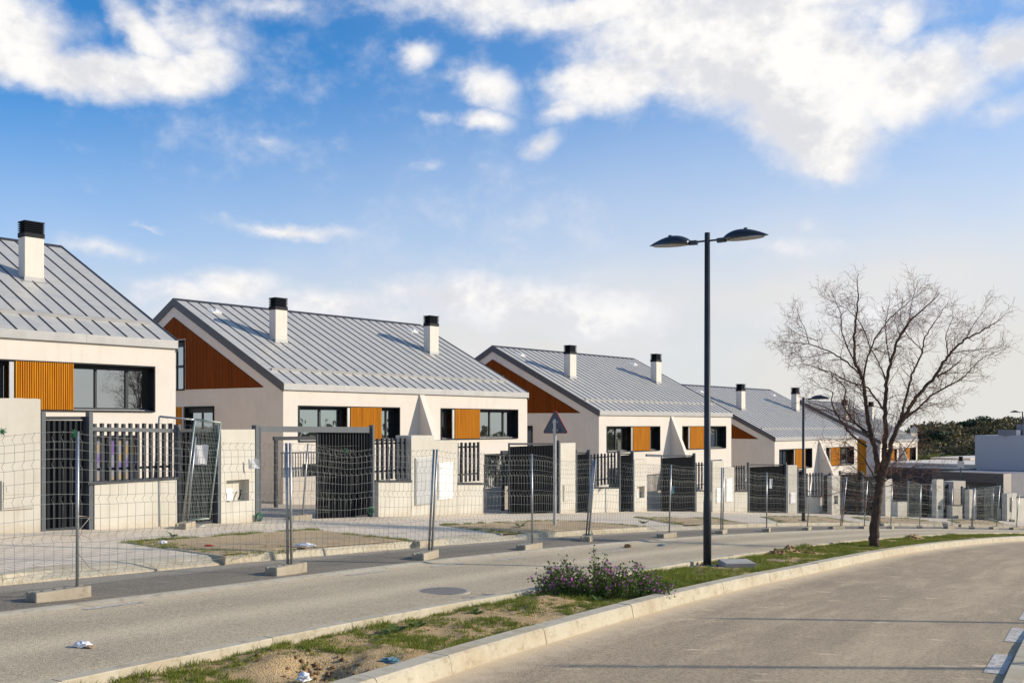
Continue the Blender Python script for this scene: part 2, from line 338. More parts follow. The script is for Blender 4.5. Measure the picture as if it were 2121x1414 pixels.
def f(t,b,o):
    tc=t.N('ShaderNodeTexCoord'); P=tc.outputs['Object']; uv=tc.outputs['UV']
    br=t.N('ShaderNodeTexBrick'); t.l.new(uv,br.inputs[0]); br.inputs['Scale'].default_value=1; br.inputs['Brick Width'].default_value=.40; br.inputs['Row Height'].default_value=.20
    br.inputs['Mortar Size'].default_value=.011; br.inputs['Mortar Smooth'].default_value=.3; br.inputs['Color1'].default_value=(.70,.60,.455,1); br.inputs['Color2'].default_value=(.77,.665,.51,1); br.inputs['Mortar'].default_value=(.12,.11,.095,1); br.inputs['Bias'].default_value=0
    cc=t.mix(t.mr(t.noise(P,.8,6,.65),.4,.7,0,.6),br.outputs[0],(.56,.47,.34)); cc=t.mix(t.mr(t.noise(P,60,3,.7),.35,.7,0,.12),cc,(.36,.32,.26))
    t.l.new(cc,b.inputs['Base Color']); b.inputs['Roughness'].default_value=.9; bump(t,b,t.math('ADD',br.outputs[1],t.noise(P,60,3,.7)),-.35,.006)
M['paver']=mat('pavers',f)
M['yard']=simple('yard_paving',(.42,.355,.27),.9,0,.2,4,.4,40)
def leafmat(name,a,bb,trans=.25,sc=6.):
    def f(t,b,o):
        P=t.N('ShaderNodeTexCoord').outputs['Object']; n=t.noise(P,sc,4,.7); n2=t.noise(P,45,2,.6)
        cc=t.mix(t.mr(n,.35,.65),a,bb); cc=t.mix(t.mr(n2,.4,.7,0,.5),cc,tuple(x*1.5 for x in bb))
        t.l.new(cc,b.inputs['Base Color']); b.inputs['Roughness'].default_value=.65; b.inputs['Specular IOR Level'].default_value=.25
        tr=t.N('ShaderNodeBsdfTranslucent'); t.l.new(cc,tr.inputs[0]); mx=t.N('ShaderNodeMixShader'); mx.inputs[0].default_value=trans
        t.l.new(b.outputs[0],mx.inputs[1]); t.l.new(tr.outputs[0],mx.inputs[2]); t.l.new(mx.outputs[0],o.inputs[0])
    return mat(name,f)
M['grass']=leafmat('grass_blades',(.105,.15,.018),(.22,.24,.04),.3,2.2)
M['drygrass']=leafmat('dry_grass',(.30,.24,.10),(.38,.31,.15),.2)
M['weed']=leafmat('weed_leaves',(.055,.095,.02),(.10,.15,.035))
M['petal']=leafmat('mallow_petals',(.44,.09,.36),(.60,.20,.52),.3,30)
M['scrub']=leafmat('scrub_leaves',(.09,.085,.038),(.18,.145,.065),.1,.12)
M['pine']=leafmat('pine_needles',(.022,.045,.022),(.045,.07,.03),.1,.3)
M['brightleaf']=leafmat('fresh_leaves',(.06,.10,.015),(.11,.15,.03),.2,.5)
def f(t,b,o):
    P=t.N('ShaderNodeTexCoord').outputs['Object']; n=t.noise(t.scale(P,22,22,4),1,6,.7)
    t.l.new(t.mix(t.mr(n,.35,.65),(.035,.023,.017),(.11,.075,.052)),b.inputs['Base Color']); b.inputs['Roughness'].default_value=.95; bump(t,b,n,.9,.03)
M['bark']=mat('bark',f)
M['twig']=simple('twig_bark',(.20,.105,.07),.9,0,.35,3)

# ================================================================ STREET
# boundary lines of the street in plan (metres), from near side to far side
BR=[(-6,-9),(-2,-2),(2,5),(4.42,9.2),(5.95,11.9),(8.3,15.6),(12.4,21.3),(17.6,27.3),(24,33),(34,39.2),(50,46.5)]
BA=[(-9,-8),(-4,2),(-1.5,7),(-.73,8.54),(.03,9.97),(1.14,11.92),(2.29,13.83),(4.01,16.58),(5.79,19.2),(8.11,23.05),(10.46,26.65),(12.84,30.1),(16.64,35.3),(21.2,40.4),(27,45.6),(34.5,50.6),(47,56)]
BB=[(-12.4,-7),(-8,-1.0),(-5.5,3.9),(-3.66,7.35),(-2.68,9.23),(-1.55,11.2),(.26,14.0),(2.37,17.5),(3.37,19.2),(6.41,24.0),(9.08,28.3),(12.21,32.9),(15.8,37.6),(20.0,42.2),(25.5,47.0),(33,52),(46,57.6)]
BC=[(-16.4,-6.4),(-11.2,2.0),(-7.1,8.9),(-5.3,11.75),(-3.7,14.4),(-1.9,17.6),(.47,21.6),(3.6,26.6),(6.7,31.4),(9.8,36),(13.2,40.6),(16.9,44.9),(21.3,48.9),(27,52.8),(34,56.3),(45,60.2)]
BD=[(-19,-5.4),(-13.2,3.5),(-8.8,10.6),(-6.83,13.75),(-4.9,16.9),(-3.0,19.9),(-.8,23.5),(1.8,27.9),(4.6,32.4),(7.4,36.6),(10.5,41.0),(14.2,45.6),(18.4,50.0),(23.2,53.8),(29,57),(36,59.8),(44,62.6)]
BW=[(-28,-3),(-17,10.9),(-9.8,19.6),(-8.56,21.1),(-7.5,22.95),(-6.36,25.2),(-4.12,29.4),(-.98,34.4),(1.92,39.6),(3.46,42.6),(4.68,44.9),(6.33,47.8),(9.45,52.4),(13.0,57.0),(16.0,59.9),(18.5,61.4),(21.5,62.4),(24.5,63.1),(27.6,63.6),(31.7,64.2),(45,67)]
def smooth_curve(P,step=.25,rounds=3):
    P=np.array(P,float)
    for _ in range(rounds):
        Q=[P[0]]
        for a,b in zip(P[:-1],P[1:]): Q+=[a*.75+b*.25,a*.25+b*.75]
        Q.append(P[-1]); P=np.array(Q)
    d=np.r_[0,np.cumsum(np.hypot(*np.diff(P,axis=0).T))]; t=np.arange(0,d[-1],step)
    return np.c_[np.interp(t,d,P[:,0]),np.interp(t,d,P[:,1])]
REF=smooth_curve(BC)                      # stations every .25 m along the gutter line
tan=np.gradient(REF,axis=0); tan/=np.hypot(*tan.T)[:,None]
for _ in range(3): tan=np.array([np.convolve(np.pad(tan[:,k],4,'edge'),np.ones(9)/9,'valid') for k in (0,1)]).T; tan/=np.hypot(*tan.T)[:,None]
nor=np.c_[-tan[:,1],tan[:,0]]             # to the far side (houses)
def offsets(B):
    C=smooth_curve(B,.2); out=np.full(len(REF),np.nan)
    for i in range(len(REF)):
        r=C-REF[i]; al=r@tan[i]; k=np.where(np.sign(al[:-1])!=np.sign(al[1:]))[0]
        if len(k):
            c=[]
            for j in k:
                w=al[j]/(al[j]-al[j+1]); c.append(float((r[j]*(1-w)+r[j+1]*w)@nor[i]))
            out[i]=min(c,key=abs)
    ok=~np.isnan(out); out=np.interp(np.arange(len(out)),np.where(ok)[0],out[ok])
    return np.convolve(np.pad(out,6,'edge'),np.ones(13)/13,'valid')
oR,oA,oB,oD,oW=[offsets(b) for b in (BR,BA,BB,BD,BW)]
NS=len(REF)
def stp(i,off,dz=0.):
    "street coordinates -> world; i may be fractional"
    i=min(max(i,0),NS-1.001); k=int(i); w=i-k
    p=REF[k]*(1-w)+REF[k+1]*w; n=nor[k]*(1-w)+nor[k+1]*w; p=p+n*off
    return (float(p[0]),float(p[1]),gz(p[0],p[1],dz))
def strip(name,mt,fo,fi,nacross=4,dz=0.,dzf=None,i0=0,i1=None,step=2,**tags):
    "ruled surface from offset function fo(i) to fi(i)"
    mb=MB(); i1=i1 or NS-1; idx=list(range(i0,i1,step)); 
    for r_,i in enumerate(idx):
        for c in range(nacross+1):
            w=c/nacross; off=fo[i]*(1-w)+fi[i]*w; z=dz if dzf is None else dzf(i,w)
            mb.v.append(stp(i,off,z)); mb.uv[len(mb.v)-1]=(i*.25,off)
    n=nacross+1
    for r_ in range(len(idx)-1):
        for c in range(nacross): a=r_*n+c; mb.f.append((a,a+n,a+n+1,a+1)[::-1])
    return mb.build(name,mt,smooth=True,**tags)
c_=lambda v: np.full(NS,float(v))
# uv for roads is measured from the kerb they meet: shift by rebuilding offsets relative to it
def relstrip(name,mt,o0,o1,rel,**kw):
    o=strip(name,mt,o0,o1,**kw); me=o.data; uv=me.uv_layers[0].data
    idx=np.zeros(len(me.loops),int); me.loops.foreach_get('vertex_index',idx); arr=np.zeros(len(me.loops)*2); uv.foreach_get('uv',arr); arr=arr.reshape(-1,2)
    arr[:,1]-=np.interp(arr[:,0]/.25,np.arange(NS),rel); uv.foreach_set('uv',arr.ravel()); return o
# driveway ramps: the pavement kerb lies flat and sloped there
_c=[gnd(x,y)[:2] for x,y in ((115,1202),(440,1171),(955,1126),(1065,1117),(1350,1099),(1448,1095))]
def near_i(p): return float(np.argmin(np.hypot(*(REF-np.array(p)).T)))
def st_of(x,y):
    k=int(np.argmin(np.hypot(*(REF-np.array((x,y))).T))); r=np.array((x,y))-REF[k]
    return k+float(r@tan[k])/.25, float(r@nor[k])
RAMPS=[(near_i(_c[0]),near_i(_c[1])),(near_i(_c[2]),near_i(_c[3])),(near_i(_c[4]),near_i(_c[5]))]
def ramp(q):
    v=0
    for a,b in RAMPS: v=max(v,min(1,max(0,(q-a)/3+1))*min(1,max(0,(b-q)/3+1)))
    return v
ST=dict(kind='structure')
relstrip('road',M['asph_r'],oR,oA,oA,nacross=10,**ST)
relstrip('road',M['asph_l'],oB,c_(-.0),c_(-.0),nacross=8,**ST)
relstrip('parking_lane',M['asph_p'],c_(.32),oD+.03,c_(0),nacross=6,dz=.002,**ST)
strip('gutter_strip',M['kerb'],c_(-.02),c_(.34),nacross=3,dzf=lambda i,w:[.002,.03,.022,.004][round(w*3)],**ST)
strip('pavement',M['paver'],oD+.12+.42*np.array([ramp(q) for q in range(NS)]),oW+.3,nacross=6,dzf=lambda i,w:.135+.075*w,**ST)
strip('yard',M['yard'],oW+.3,oW+45,nacross=24,dz=.205,**ST)
strip('pavement',M['paver'],oR-.14,oR-7,nacross=5,dz=.048,**ST)
# kerbs: single stones with open joints
def kerb(offs,prof,length,gap,i0,i1,jit=.004,seed=1):
    "prof(i) -> closed profile list (d,z); d positive towards the houses"
    rng=random.Random(seed); mb=MB(); i=i0
    while i<i1:
        n=length/.25*rng.choice((1,1,1,1,.62)); j0=i+gap/.5; j1=i+n-gap/.5; jz=rng.uniform(-jit,jit); jd=rng.uniform(-jit,jit); base=len(mb.v); sec=[]
        for q in (j0,(j0+j1)/2,j1):
            pr=prof(q); off=np.interp(q,np.arange(NS),offs); sec.append(len(mb.v))
            for (d,z) in pr: mb.v.append(stp(q,off+d+jd,z+jz))
        k=len(pr)
        for s0,s1 in zip(sec[:-1],sec[1:]):
            for c in range(k): c2=(c+1)%k; mb.f.append((s0+c,s1+c,s1+c2,s0+c2))
        mb.f.append(tuple(sec[0]+c for c in range(k))); mb.f.append(tuple(sec[-1]+c for c in range(k))[::-1])
        i+=n
    # mortar core, a little lower than the stones
    return mb
def core(mb,offs,prof,i0,i1,inset=.003):
    sec=[]
    for q in range(int(i0),int(i1),2):
        off=np.interp(q,np.arange(NS),offs); pr=prof(q); sec.append(len(mb.v)); cx=sum(d for d,z in pr)/len(pr)
        for (d,z) in pr: mb.v.append(stp(q,off+cx+(d-cx)*.975,z-inset if z>0 else z))
    k=len(pr)
    for s0,s1 in zip(sec[:-1],sec[1:]):
        for c in range(k): c2=(c+1)%k; mb.f.append((s0+c,s1+c,s1+c2,s0+c2))
pA=lambda q:[(-.0,-.1),(.005,.02),(.028,.135),(.05,.158),(.23,.160),(.23,-.1)]
mb=kerb(oA,pA,1.08,.012,4,NS-6,seed=3); core(mb,oA,pA,4,NS-6); mb.build('kerb',M['kerb'],**ST)
pB=lambda q:[(-.0,-.1),(0,.13),(-.008,.14),(-.125,.14),(-.13,.13),(-.13,-.1)][::-1]
mb=kerb(oB,pB,1.15,.01,4,NS-6,seed=5); core(mb,oB,pB,4,NS-6); mb.build('kerb',M['kerb'],**ST)
def pD(q):
    r=ramp(q); w=.04+.42*r
    return [(0,-.1),(0,.03),(w*.6,.03+.11*(1-.25*r)),(w+.02,.142),(w+.14,.143),(w+.14,-.1)]
mb=kerb(oD,pD,.98,.01,4,NS-6,jit=.006,seed=8); core(mb,oD,pD,4,NS-6); mb.build('kerb',M['kerb'],**ST)
pR=lambda q:[(0,-.1),(0,.04),(-.01,.05),(-.16,.052),(-.16,-.1)][::-1]
mb=kerb(oR,pR,1.0,.01,4,NS-6,seed=9); core(mb,oR,pR,4,NS-6); mb.build('kerb',M['kerb'],**ST)
# wide ground sheet below everything
def build_ground():
    ss=np.r_[np.arange(-300,-24,12),np.arange(-24,140,2.),np.arange(140,900,40)]; ww=np.r_[np.arange(-700,-60,40),np.arange(-60,80,5),np.arange(80,800,40)]
    V=[];Q=[]
    for s in ss:
        for w in ww:
            p=U2*s+N2*w; V.append((p[0],p[1],float(gs(s))-.14))
    n=len(ww)
    for i in range(len(ss)-1):
        for j in range(n-1): a=i*n+j; Q.append((a,a+n,a+n+1,a+1))
    o=npmesh('ground',V,Q,M['base'],kind='structure'); 
build_ground()
# ---- median soil
from mathutils import noise as mn
def med_h(x,y):
    h=.035+.05*mn.noise(Vector((x*.9,y*.9,0)))+.03*mn.noise(Vector((x*3.1,y*3.1,4)))+.014*mn.noise(Vector((x*9,y*9,9)))+.006*mn.noise(Vector((x*24,y*24,9)))
    for (cx,cy,r,a) in MOUNDS:
        d=math.hypot(x-cx,y-cy)/r
        if d<2: h+=a*math.exp(-d*d*1.6)*(1+.7*mn.noise(Vector((x*5,y*5,2)))+.35*mn.noise(Vector((x*14,y*14,2))))
    return h
_m=lambda px,py,r,a:gnd(px,py)[:2]+(r,a)
MOUNDS=[_m(590,1385,.45,.06),_m(668,1398,.36,-.17),_m(735,1400,.25,.05),_m(1590,1152,.38,.17),_m(1625,1150,.32,.16),_m(1662,1146,.4,.13),_m(1700,1143,.3,.08),
        _m(1850,1118,.5,.13),_m(1885,1119,.45,.12),_m(1925,1112,.5,.08),_m(800,1375,.5,.05),_m(1120,1265,.5,.06)]
def med_z(x,y,edge): return gz(x,y,.035+(med_h(x,y))*min(1,edge/.22+.15))
def build_median():
    mb=MB(); i=24.; rows=[]
    while i<NS-10:
        near=REF[int(i)]; d=math.hypot(near[0]+1,near[1]-12); stp_=.16 if d<10 else (.4 if d<30 else 1.5); rows.append(i); i+=stp_
    nc=46
    for q in rows:
        a=np.interp(q,np.arange(NS),oA)+.21; b=np.interp(q,np.arange(NS),oB)-.11
        for c in range(nc+1):
            w=c/nc; off=a*(1-w)+b*w; x,y,z=stp(q,off); mb.v.append((x,y,med_z(x,y,min(off-a,b-off))))
    n=nc+1
    for r_ in range(len(rows)-1):
        for c in range(nc): k=r_*n+c; mb.f.append((k,k+n,k+n+1,k+1)[::-1])
    mb.build('median_soil',M['soil'],smooth=True,**ST)
build_median()
def pave_z(x,y):
    i,o=st_of(x,y); D_=float(np.interp(i,np.arange(NS),oD))+.1; W_=float(np.interp(i,np.arange(NS),oW))+.3
    return gz(x,y,.135+.075*min(1,max(0,(o-D_)/(W_-D_))))
# ---- planting beds in the pavement (corners in plan, at pavement level)
BEDS=[[(268,1124),(470,1149),(872,1119),(645,1097.5)],[(915,1087.5),(1040,1103),(1338,1088.5),(1172,1077.5)],[(1318,1072),(1400,1084),(1530,1080.5),(1480,1073)],
      [(1575,1070),(1620,1081),(1760,1079),(1705,1070)],[(1765,1071.5),(1830,1082),(1950,1081),(1880,1074)],[(1965,1077.5),(1990,1084.5),(2080,1085),(2050,1079)]]
bedpoly=[]
for k,b in enumerate(BEDS):
    P=[np.array(gnd(x,y,.17)[:2]) for x,y in b]; bedpoly.append(P); mb=MB(); n=26
    for i in range(n+1):
        for j in range(n+1):
            s,t=i/n,j/n; p=(P[0]*(1-s)+P[1]*s)*(1-t)+(P[3]*(1-s)+P[2]*s)*t; e=min(s,1-s,t,1-t)
            if s>.8: i_,o_=st_of(*p); D_=float(np.interp(i_,np.arange(NS),oD))+.17; q_=np.array(stp(i_,D_)[:2]); w_=(s-.8)/.2; p=p*(1-w_)+q_*w_
            mb.v.append((p[0],p[1],pave_z(p[0],p[1])+(.012+(.02+.03*mn.noise(Vector((p[0]*2,p[1]*2,0)))+.012*mn.noise(Vector((p[0]*9,p[1]*9,0))))*min(1,e*12))))
    for i in range(n):
        for j in range(n): a=i*(n+1)+j; mb.f.append((a,a+n+1,a+n+2,a+1))
    mb.build('planting_bed',M['bed'],smooth=True,**ST)
    # low concrete edging round the bed
    mb=MB()
    for a,c in ((0,1),(2,3),(3,0)):
        A,C_=P[a],P[c]; L=np.hypot(*(C_-A)); d=(C_-A)/L; q=np.array([-d[1],d[0]])*.03; m=max(2,int(L/1.0))
        for r_ in range(m):
            p0=A+d*(L*r_/m+.004); p1=A+d*(L*(r_+1)/m-.004); Pk=[]
            for z in (-.12,.016):
                for p,sg in ((p0,-1),(p1,-1),(p1,1),(p0,1)): v=p+q*sg; Pk.append((v[0],v[1],pave_z(v[0],v[1])+z))
            mb.hexa(Pk)
    mb.build('bed_edging',M['kerb'],**ST)
# ---- painted dashes
def dash(i0,i1,o0,o1,nm='road_marking'):
    mb=MB(); qs=np.linspace(i0,i1,6)
    for q in qs:
        mb.v.append(stp(q,o0,.005)); mb.v.append(stp(q,o1,.005))
    for k in range(5): a=2*k; mb.f.append((a,a+1,a+3,a+2)[::-1])
    mb.build(nm,M['paint'],**ST)
for (x0,y0,x1,y1) in ((170,1261,300,1247),(715,1191,815,1181.5),(888,1173.5,962,1166),(1022,1160,1080,1153),(1230,1138,1280,1132),(1400,1119,1440,1115),(1500,1111.5,1530,1109),(1230,1145,1325,1140)):
    a=st_of(*gnd(x0,y0)[:2]); b=st_of(*gnd(x1,y1)[:2]); dash(a[0],b[0],a[1],a[1]-.1)
for (x0,y0,x1,y1) in ((2058,1395,2096,1358),(2098,1330,2121,1302),(2125,1285,2150,1262)):
    a=st_of(*gnd(x0,y0)[:2]); b=st_of(*gnd(x1,y1)[:2]); dash(a[0],b[0],a[1]-.09,a[1]+.09)

# ================================================================ HOUSES
Wd=14.4; Dp=7.27; T=.5055; E=5.6
def wallgrid(mb,a0,a1,z0,z1,holes,b,depth):
    xs=sorted({a0,a1}|{h[0] for h in holes}|{h[1] for h in holes}); zs=sorted({z0,z1}|{h[2] for h in holes}|{h[3] for h in holes})
    for i in range(len(xs)-1):
        for j in range(len(zs)-1):
            cx=(xs[i]+xs[i+1])/2; cz=(zs[j]+zs[j+1])/2
            if any(h[0]<cx<h[1] and h[2]<cz<h[3] for h in holes): continue
            mb.quad((xs[i],b,zs[j]),(xs[i+1],b,zs[j]),(xs[i+1],b,zs[j+1]),(xs[i],b,zs[j+1]))
    for (x0,x1,za,zb) in holes:
        mb.quad((x0,b,za),(x0,b+depth,za),(x0,b+depth,zb),(x0,b,zb)); mb.quad((x1,b,za),(x1,b,zb),(x1,b+depth,zb),(x1,b+depth,za))
        mb.quad((x0,b,zb),(x0,b+depth,zb),(x1,b+depth,zb),(x1,b,zb)); mb.quad((x0,b,za),(x1,b,za),(x1,b+depth,za),(x0,b+depth,za))
        mb.quad((x0,b+depth,za),(x1,b+depth,za),(x1,b+depth,zb),(x0,b+depth,zb))
def win_front(root,x0,x1,z0,z1,sh,stile,mullions,opened=False):
    "recessed strip window: metal surround, glazing, sliding slatted shutter"
    m=MB(); t=.045; y0,y1=-.03,.40
    m.box(x0,x0+t,y0,y1,z0,z1); m.box(x1-t,x1,y0,y1,z0,z1); m.box(x0+t,x1-t,y0,y1,z1-t,z1); m.box(x0+t,x1-t,y0-.03,y1,z0,z0+t*.8)
    w=m.build('window',M['anthp'],root)
    m=MB(); yg=.30
    m.box(x0+t,x1-t,yg-.03,yg+.03,z1-t-.11,z1-t); m.box(x0+t,x1-t,yg-.03,yg+.03,z0+t*.8,z0+t+.07)
    for xm,wd in mullions: m.box(xm-wd/2,xm+wd/2,yg-.034,yg+.03,z0+t+.07,z1-t-.11)
    m.build('frame',M['anth'],w)
    xs=[x0+t]+[q[0] for q in mullions]+[x1-t]
    for a,b in zip(xs[:-1],xs[1:]):
        g=MB(); yy=yg+.012
        if opened and a==xs[0]:
            g.quad((a+.03,yy,z0+.1),(b-.03,yy,z0+.1),(b-.03,yy+.26,z1-.17),(a+.03,yy+.26,z1-.17)); g.build('pane',M['glass'],w)
        else:
            g.quad((a,yy,z0+.05),(b,yy,z0+.05),(b,yy,z1-.12),(a,yy,z1-.12)); g.build('pane',M['glass'],w)
    m=MB(); m.box(x0+.05,x1-.05,.16,.28,z0+.037,z0+.055); m.build('sill',M['alu'],w)
    # shutter
    m=MB(); s0,s1=sh; y=-.055; m.box(s0,s1,y+.03,y+.05,z0-.0,z1-.03); k=int(round((s1-s0)/.062))
    for i in range(k):
        c=s0+(i+.5)*(s1-s0)/k; m.box(c-.017,c+.017,y,y+.028,z0+.002,z1-.034)
    sp=m.build('shutter_panel',M['wood'],root)
    m=MB(); m.box(stile[0],stile[1],-.03,.02,z0+.04,z1-.06); m.build('shutter_frame',M['alu'],sp)
def make_house(idx,corner,ze,label,shA,shB,mid_gable=True,ang=TH,width=Wd,low=-3.25,film=False):
    rz=ang; root=empty('house',(corner[0],corner[1],ze-E),rz,label,'house','slate-roofed semi-detached houses along the street')
    zA,zB=E-2.16,E-.79; Wt=width; rr=Wt/2-.27
    holes=[(.70,5.97,zA,zB),(8.43,13.70,zA,zB)]
    lows=[(.9,3.4,E-5.0,E-3.0),(11.3,13.2,E-4.9,E-2.85)]
    m=MB(); fasc=.05
    wallgrid(m,0,Wt,-2.5,E-fasc,holes+lows,0,.42)
    # side gables and back wall
    G=[(0,0),(14.54,0)]
    def side(a,flip,hol):
        "gable pentagon at a with rectangular holes cut out: below the eave a grid, above it vertical slices"
        ys=sorted({0,14.54,Dp}|{h[0] for h in hol}|{h[1] for h in hol})
        for i in range(len(ys)-1):
            y0,y1=ys[i],ys[i+1]; r0=E-.03+T*(y0 if y0<=Dp else 14.54-y0); r1=E-.03+T*(y1 if y1<=Dp else 14.54-y1)
            hs=sorted([h for h in hol if h[0]<(y0+y1)/2<h[1]],key=lambda h:h[2]); z=-2.5
            for h in hs:
                q=[(a,y0,z),(a,y1,z),(a,y1,h[2]),(a,y0,h[2])]; m.quad(*(q if flip else q[::-1])); z=h[3]
            q=[(a,y0,z),(a,y1,z),(a,y1,r1),(a,y0,r0)]; m.quad(*(q if flip else q[::-1]))
        sg=1 if not flip else -1
        for (y0,y1,za,zb) in hol:
            b=a+sg*.25
            m.quad((a,y0,za),(b,y0,za),(b,y0,zb),(a,y0,zb)); m.quad((a,y1,za),(a,y1,zb),(b,y1,zb),(b,y1,za)); m.quad((a,y0,zb),(b,y0,zb),(b,y1,zb),(a,y1,zb)); m.quad((a,y0,za),(a,y1,za),(b,y1,za),(b,y0,za)); m.quad((b,y0,za),(b,y1,za),(b,y1,zb),(b,y0,zb))
    gh=[(4.39,6.45,E-3.3,E-.77),(6.47,8.07,E-.10,E+1.97)]
    side(0,False,gh); side(Wt,True,[])
    m.quad((0,14.54,-2.5),(0,14.54,E),(Wt,14.54,E),(Wt,14.54,-2.5))
    m.build('wall',M['white'],root)
    # verge cladding on the gable: inset triangle of vertical slats
    def clad_top(b): return E+2.965-T*abs(b-7.27)
    for a,sg in ((0,-1),(Wt,1)):
        m=MB(); b0,b1=1.2,13.34; y=b0; zb=E-.07
        while y<b1-.01:
            y1=min(y+.10,b1); skip=(sg<0 and 6.42<(y+y1)/2<8.12)
            lo=E+2.02 if skip else zb
            t0,t1=clad_top(y),clad_top(y1-.022)
            if min(t0,t1)>lo+.01 or True:
                t0=max(t0,lo+.004); t1=max(t1,lo+.004)
                x0,x1=sorted((a+sg*.008,a+sg*.035)); P=[(x0,y,lo),(x1,y,lo),(x1,y1-.022,lo),(x0,y1-.022,lo),(x0,y,t0),(x1,y,t0),(x1,y1-.022,t1),(x0,y1-.022,t1)]
                m.hexa(P)
            y=y1
        x0,x1=sorted((a+sg*.002,a+sg*.012))
        for (p,q,lo) in ((1.2,6.42,zb),(6.42,7.27,E+2.02),(7.27,8.12,E+2.02),(8.12,13.34,zb)):
            m.hexa([(x0,p,lo),(x1,p,lo),(x1,q,lo),(x0,q,lo),(x0,p,clad_top(p)+.001),(x1,p,clad_top(p)+.001),(x1,q,clad_top(q)+.001),(x0,q,clad_top(q)+.001)])
        if idx==5 and a==0:
            for k in range(32): y=1.2+k*.1; m.box(-.035,-.008,y,y+.078,E-3.5,E-.10)
            m.box(-.012,-.002,1.2,4.4,E-3.5,E-.09)
        m.build('gable_cladding',M['wood_shaded'] if idx!=5 else M['wood'],root)
    # gable windows (left side)
    for (y0,y1,za,zb,tr) in ((6.47,8.07,E-.10,E+1.97,.95),(4.39,6.45,E-3.3,E-.77,None)):
        m=MB(); t=.06; xa,xb=-.045,.2
        m.box(xa,xb,y0,y0+t,za,zb); m.box(xa,xb,y1-t,y1,za,zb); m.box(xa,xb,y0+t,y1-t,zb-t,zb); m.box(xa-.02,xb,y0+t,y1-t,za,za+t)
        w=m.build('gable_window',M['anthp'],root)
        m=MB(); m.box(.12,.17,y0+t,y1-t,zb-t-.2,zb-t)
        if tr: m.box(.10,.17,y0+t,y1-t,za+.95,za+1.05)
        ym=(y0+y1)/2; m.box(.115,.17,ym-.03,ym+.03,za+t,zb-t-.2); m.build('frame',M['anth'],w)
        g=MB(); g.quad((.15,y1-t,za+t),(.15,y0+t,za+t),(.15,y0+t,zb-t),(.15,y1-t,zb-t)); g.build('pane',M['glass'],w)
    m=MB()
    for i in range(13): c=6.72+i*.095; m.box(-.05,-.012,c,c+.075,E-3.3,E-.79)
    m.box(-.014,-.003,6.66,7.95,E-3.3,E-.78); sp=m.build('shutter_panel',M['wood'],root)
    m=MB(); m.box(-.05,-.004,6.5,6.62,E-3.3,E-.78); m.build('shutter_frame',M['alu'],sp)
    # roof
    m=MB(); y0=-.05; hr=.03
    def rz_(b): return E+.03+T*(b if b<=Dp else 14.54-b)
    for (ya,yb) in ((y0,Dp),(Dp,14.54+.05)):
        m.hexa([(-.03,ya,rz_(ya)-.10),(Wt+.03,ya,rz_(ya)-.10),(Wt+.03,yb,rz_(yb)-.10),(-.03,yb,rz_(yb)-.10),(-.03,ya,rz_(ya)),(Wt+.03,ya,rz_(ya)),(Wt+.03,yb,rz_(yb)),(-.03,yb,rz_(yb))])
    rf=m.build('roof',M['zinc'],root)
    m=MB(); ns=int(round(Wt/.53)); 
    for i in range(1,ns):
        a=i*Wt/ns
        for (ya,yb) in ((y0+.01,1.0),(1.12,Dp-.05),(Dp+.05,14.5)):
            m.hexa([(a-.010,ya,rz_(ya)+.001),(a+.010,ya,rz_(ya)+.001),(a+.010,yb,rz_(yb)+.001),(a-.010,yb,rz_(yb)+.001),(a-.009,ya,rz_(ya)+.030),(a+.009,ya,rz_(ya)+.030),(a+.009,yb,rz_(yb)+.030),(a-.009,yb,rz_(yb)+.030)])
    # ridge cap
    m.hexa([(-.03,Dp-.12,rz_(Dp)-.05),(Wt+.03,Dp-.12,rz_(Dp)-.05),(Wt+.03,Dp+.12,rz_(Dp)-.05),(-.03,Dp+.12,rz_(Dp)-.05),(-.03,Dp-.02,rz_(Dp)+.05),(Wt+.03,Dp-.02,rz_(Dp)+.05),(Wt+.03,Dp+.02,rz_(Dp)+.05),(-.03,Dp+.02,rz_(Dp)+.05)])
    m.build('standing_seam',M['seam'],rf)
    m=MB(); za=rz_(1.05)
    m.hexa([(.25,1.02,za-.03),(Wt-.25,1.02,za-.03),(Wt-.25,1.10,za-.0),(.25,1.10,za-.0),(.25,1.0,za+.085),(Wt-.25,1.0,za+.085),(Wt-.25,1.03,za+.10),(.25,1.03,za+.10)])
    m.box(.25,Wt-.25,1.10,1.13,za,za+.055); m.build('snow_guard',M['fascial'],rf)
    for a in (1.35,13.0):
        m=MB(); b=6.3; z=rz_(b); Mx=Matrix.Translation((a,b,z))@Matrix.Rotation(math.atan(T),4,'X')
        m.box(-.22,.22,-.14,.14,.0,.06,Mx); m.box(-.05,.05,-.05,.05,.06,.13,Mx); m.box(-.30,-.22,-.2,.2,.0,.03,Mx); m.build('roof_vent',M['whitep'],rf)
    for a,w in ((-.06,.03),(Wt+.06-.03,.03)):
        m=MB()
        for (ya,yb) in ((-.06,Dp),(Dp,14.60)):
            th=.30; P=[]
            for (aa) in (0,):
                P=[(a,ya,rz_(ya)-th),(a+w,ya,rz_(ya)-th),(a+w,yb,rz_(yb)-th),(a,yb,rz_(yb)-th),(a,ya,rz_(ya)+.045),(a+w,ya,rz_(ya)+.045),(a+w,yb,rz_(yb)+.045),(a,yb,rz_(yb)+.045)]
            m.hexa(P)
        m.build('verge_trim',M['fasciad'],root)
    m=MB()
    for q in range(5): m.box(q*Wt/5+.002-.03*(q==0),(q+1)*Wt/5-.004+.03*(q==4),-.085,-.055,E-.22,E+.022)
    m.box(-.02,Wt+.02,-.055,-.005,E-.215,E-.19)
    m.build('eaves_fascia',M['fascial'],root)
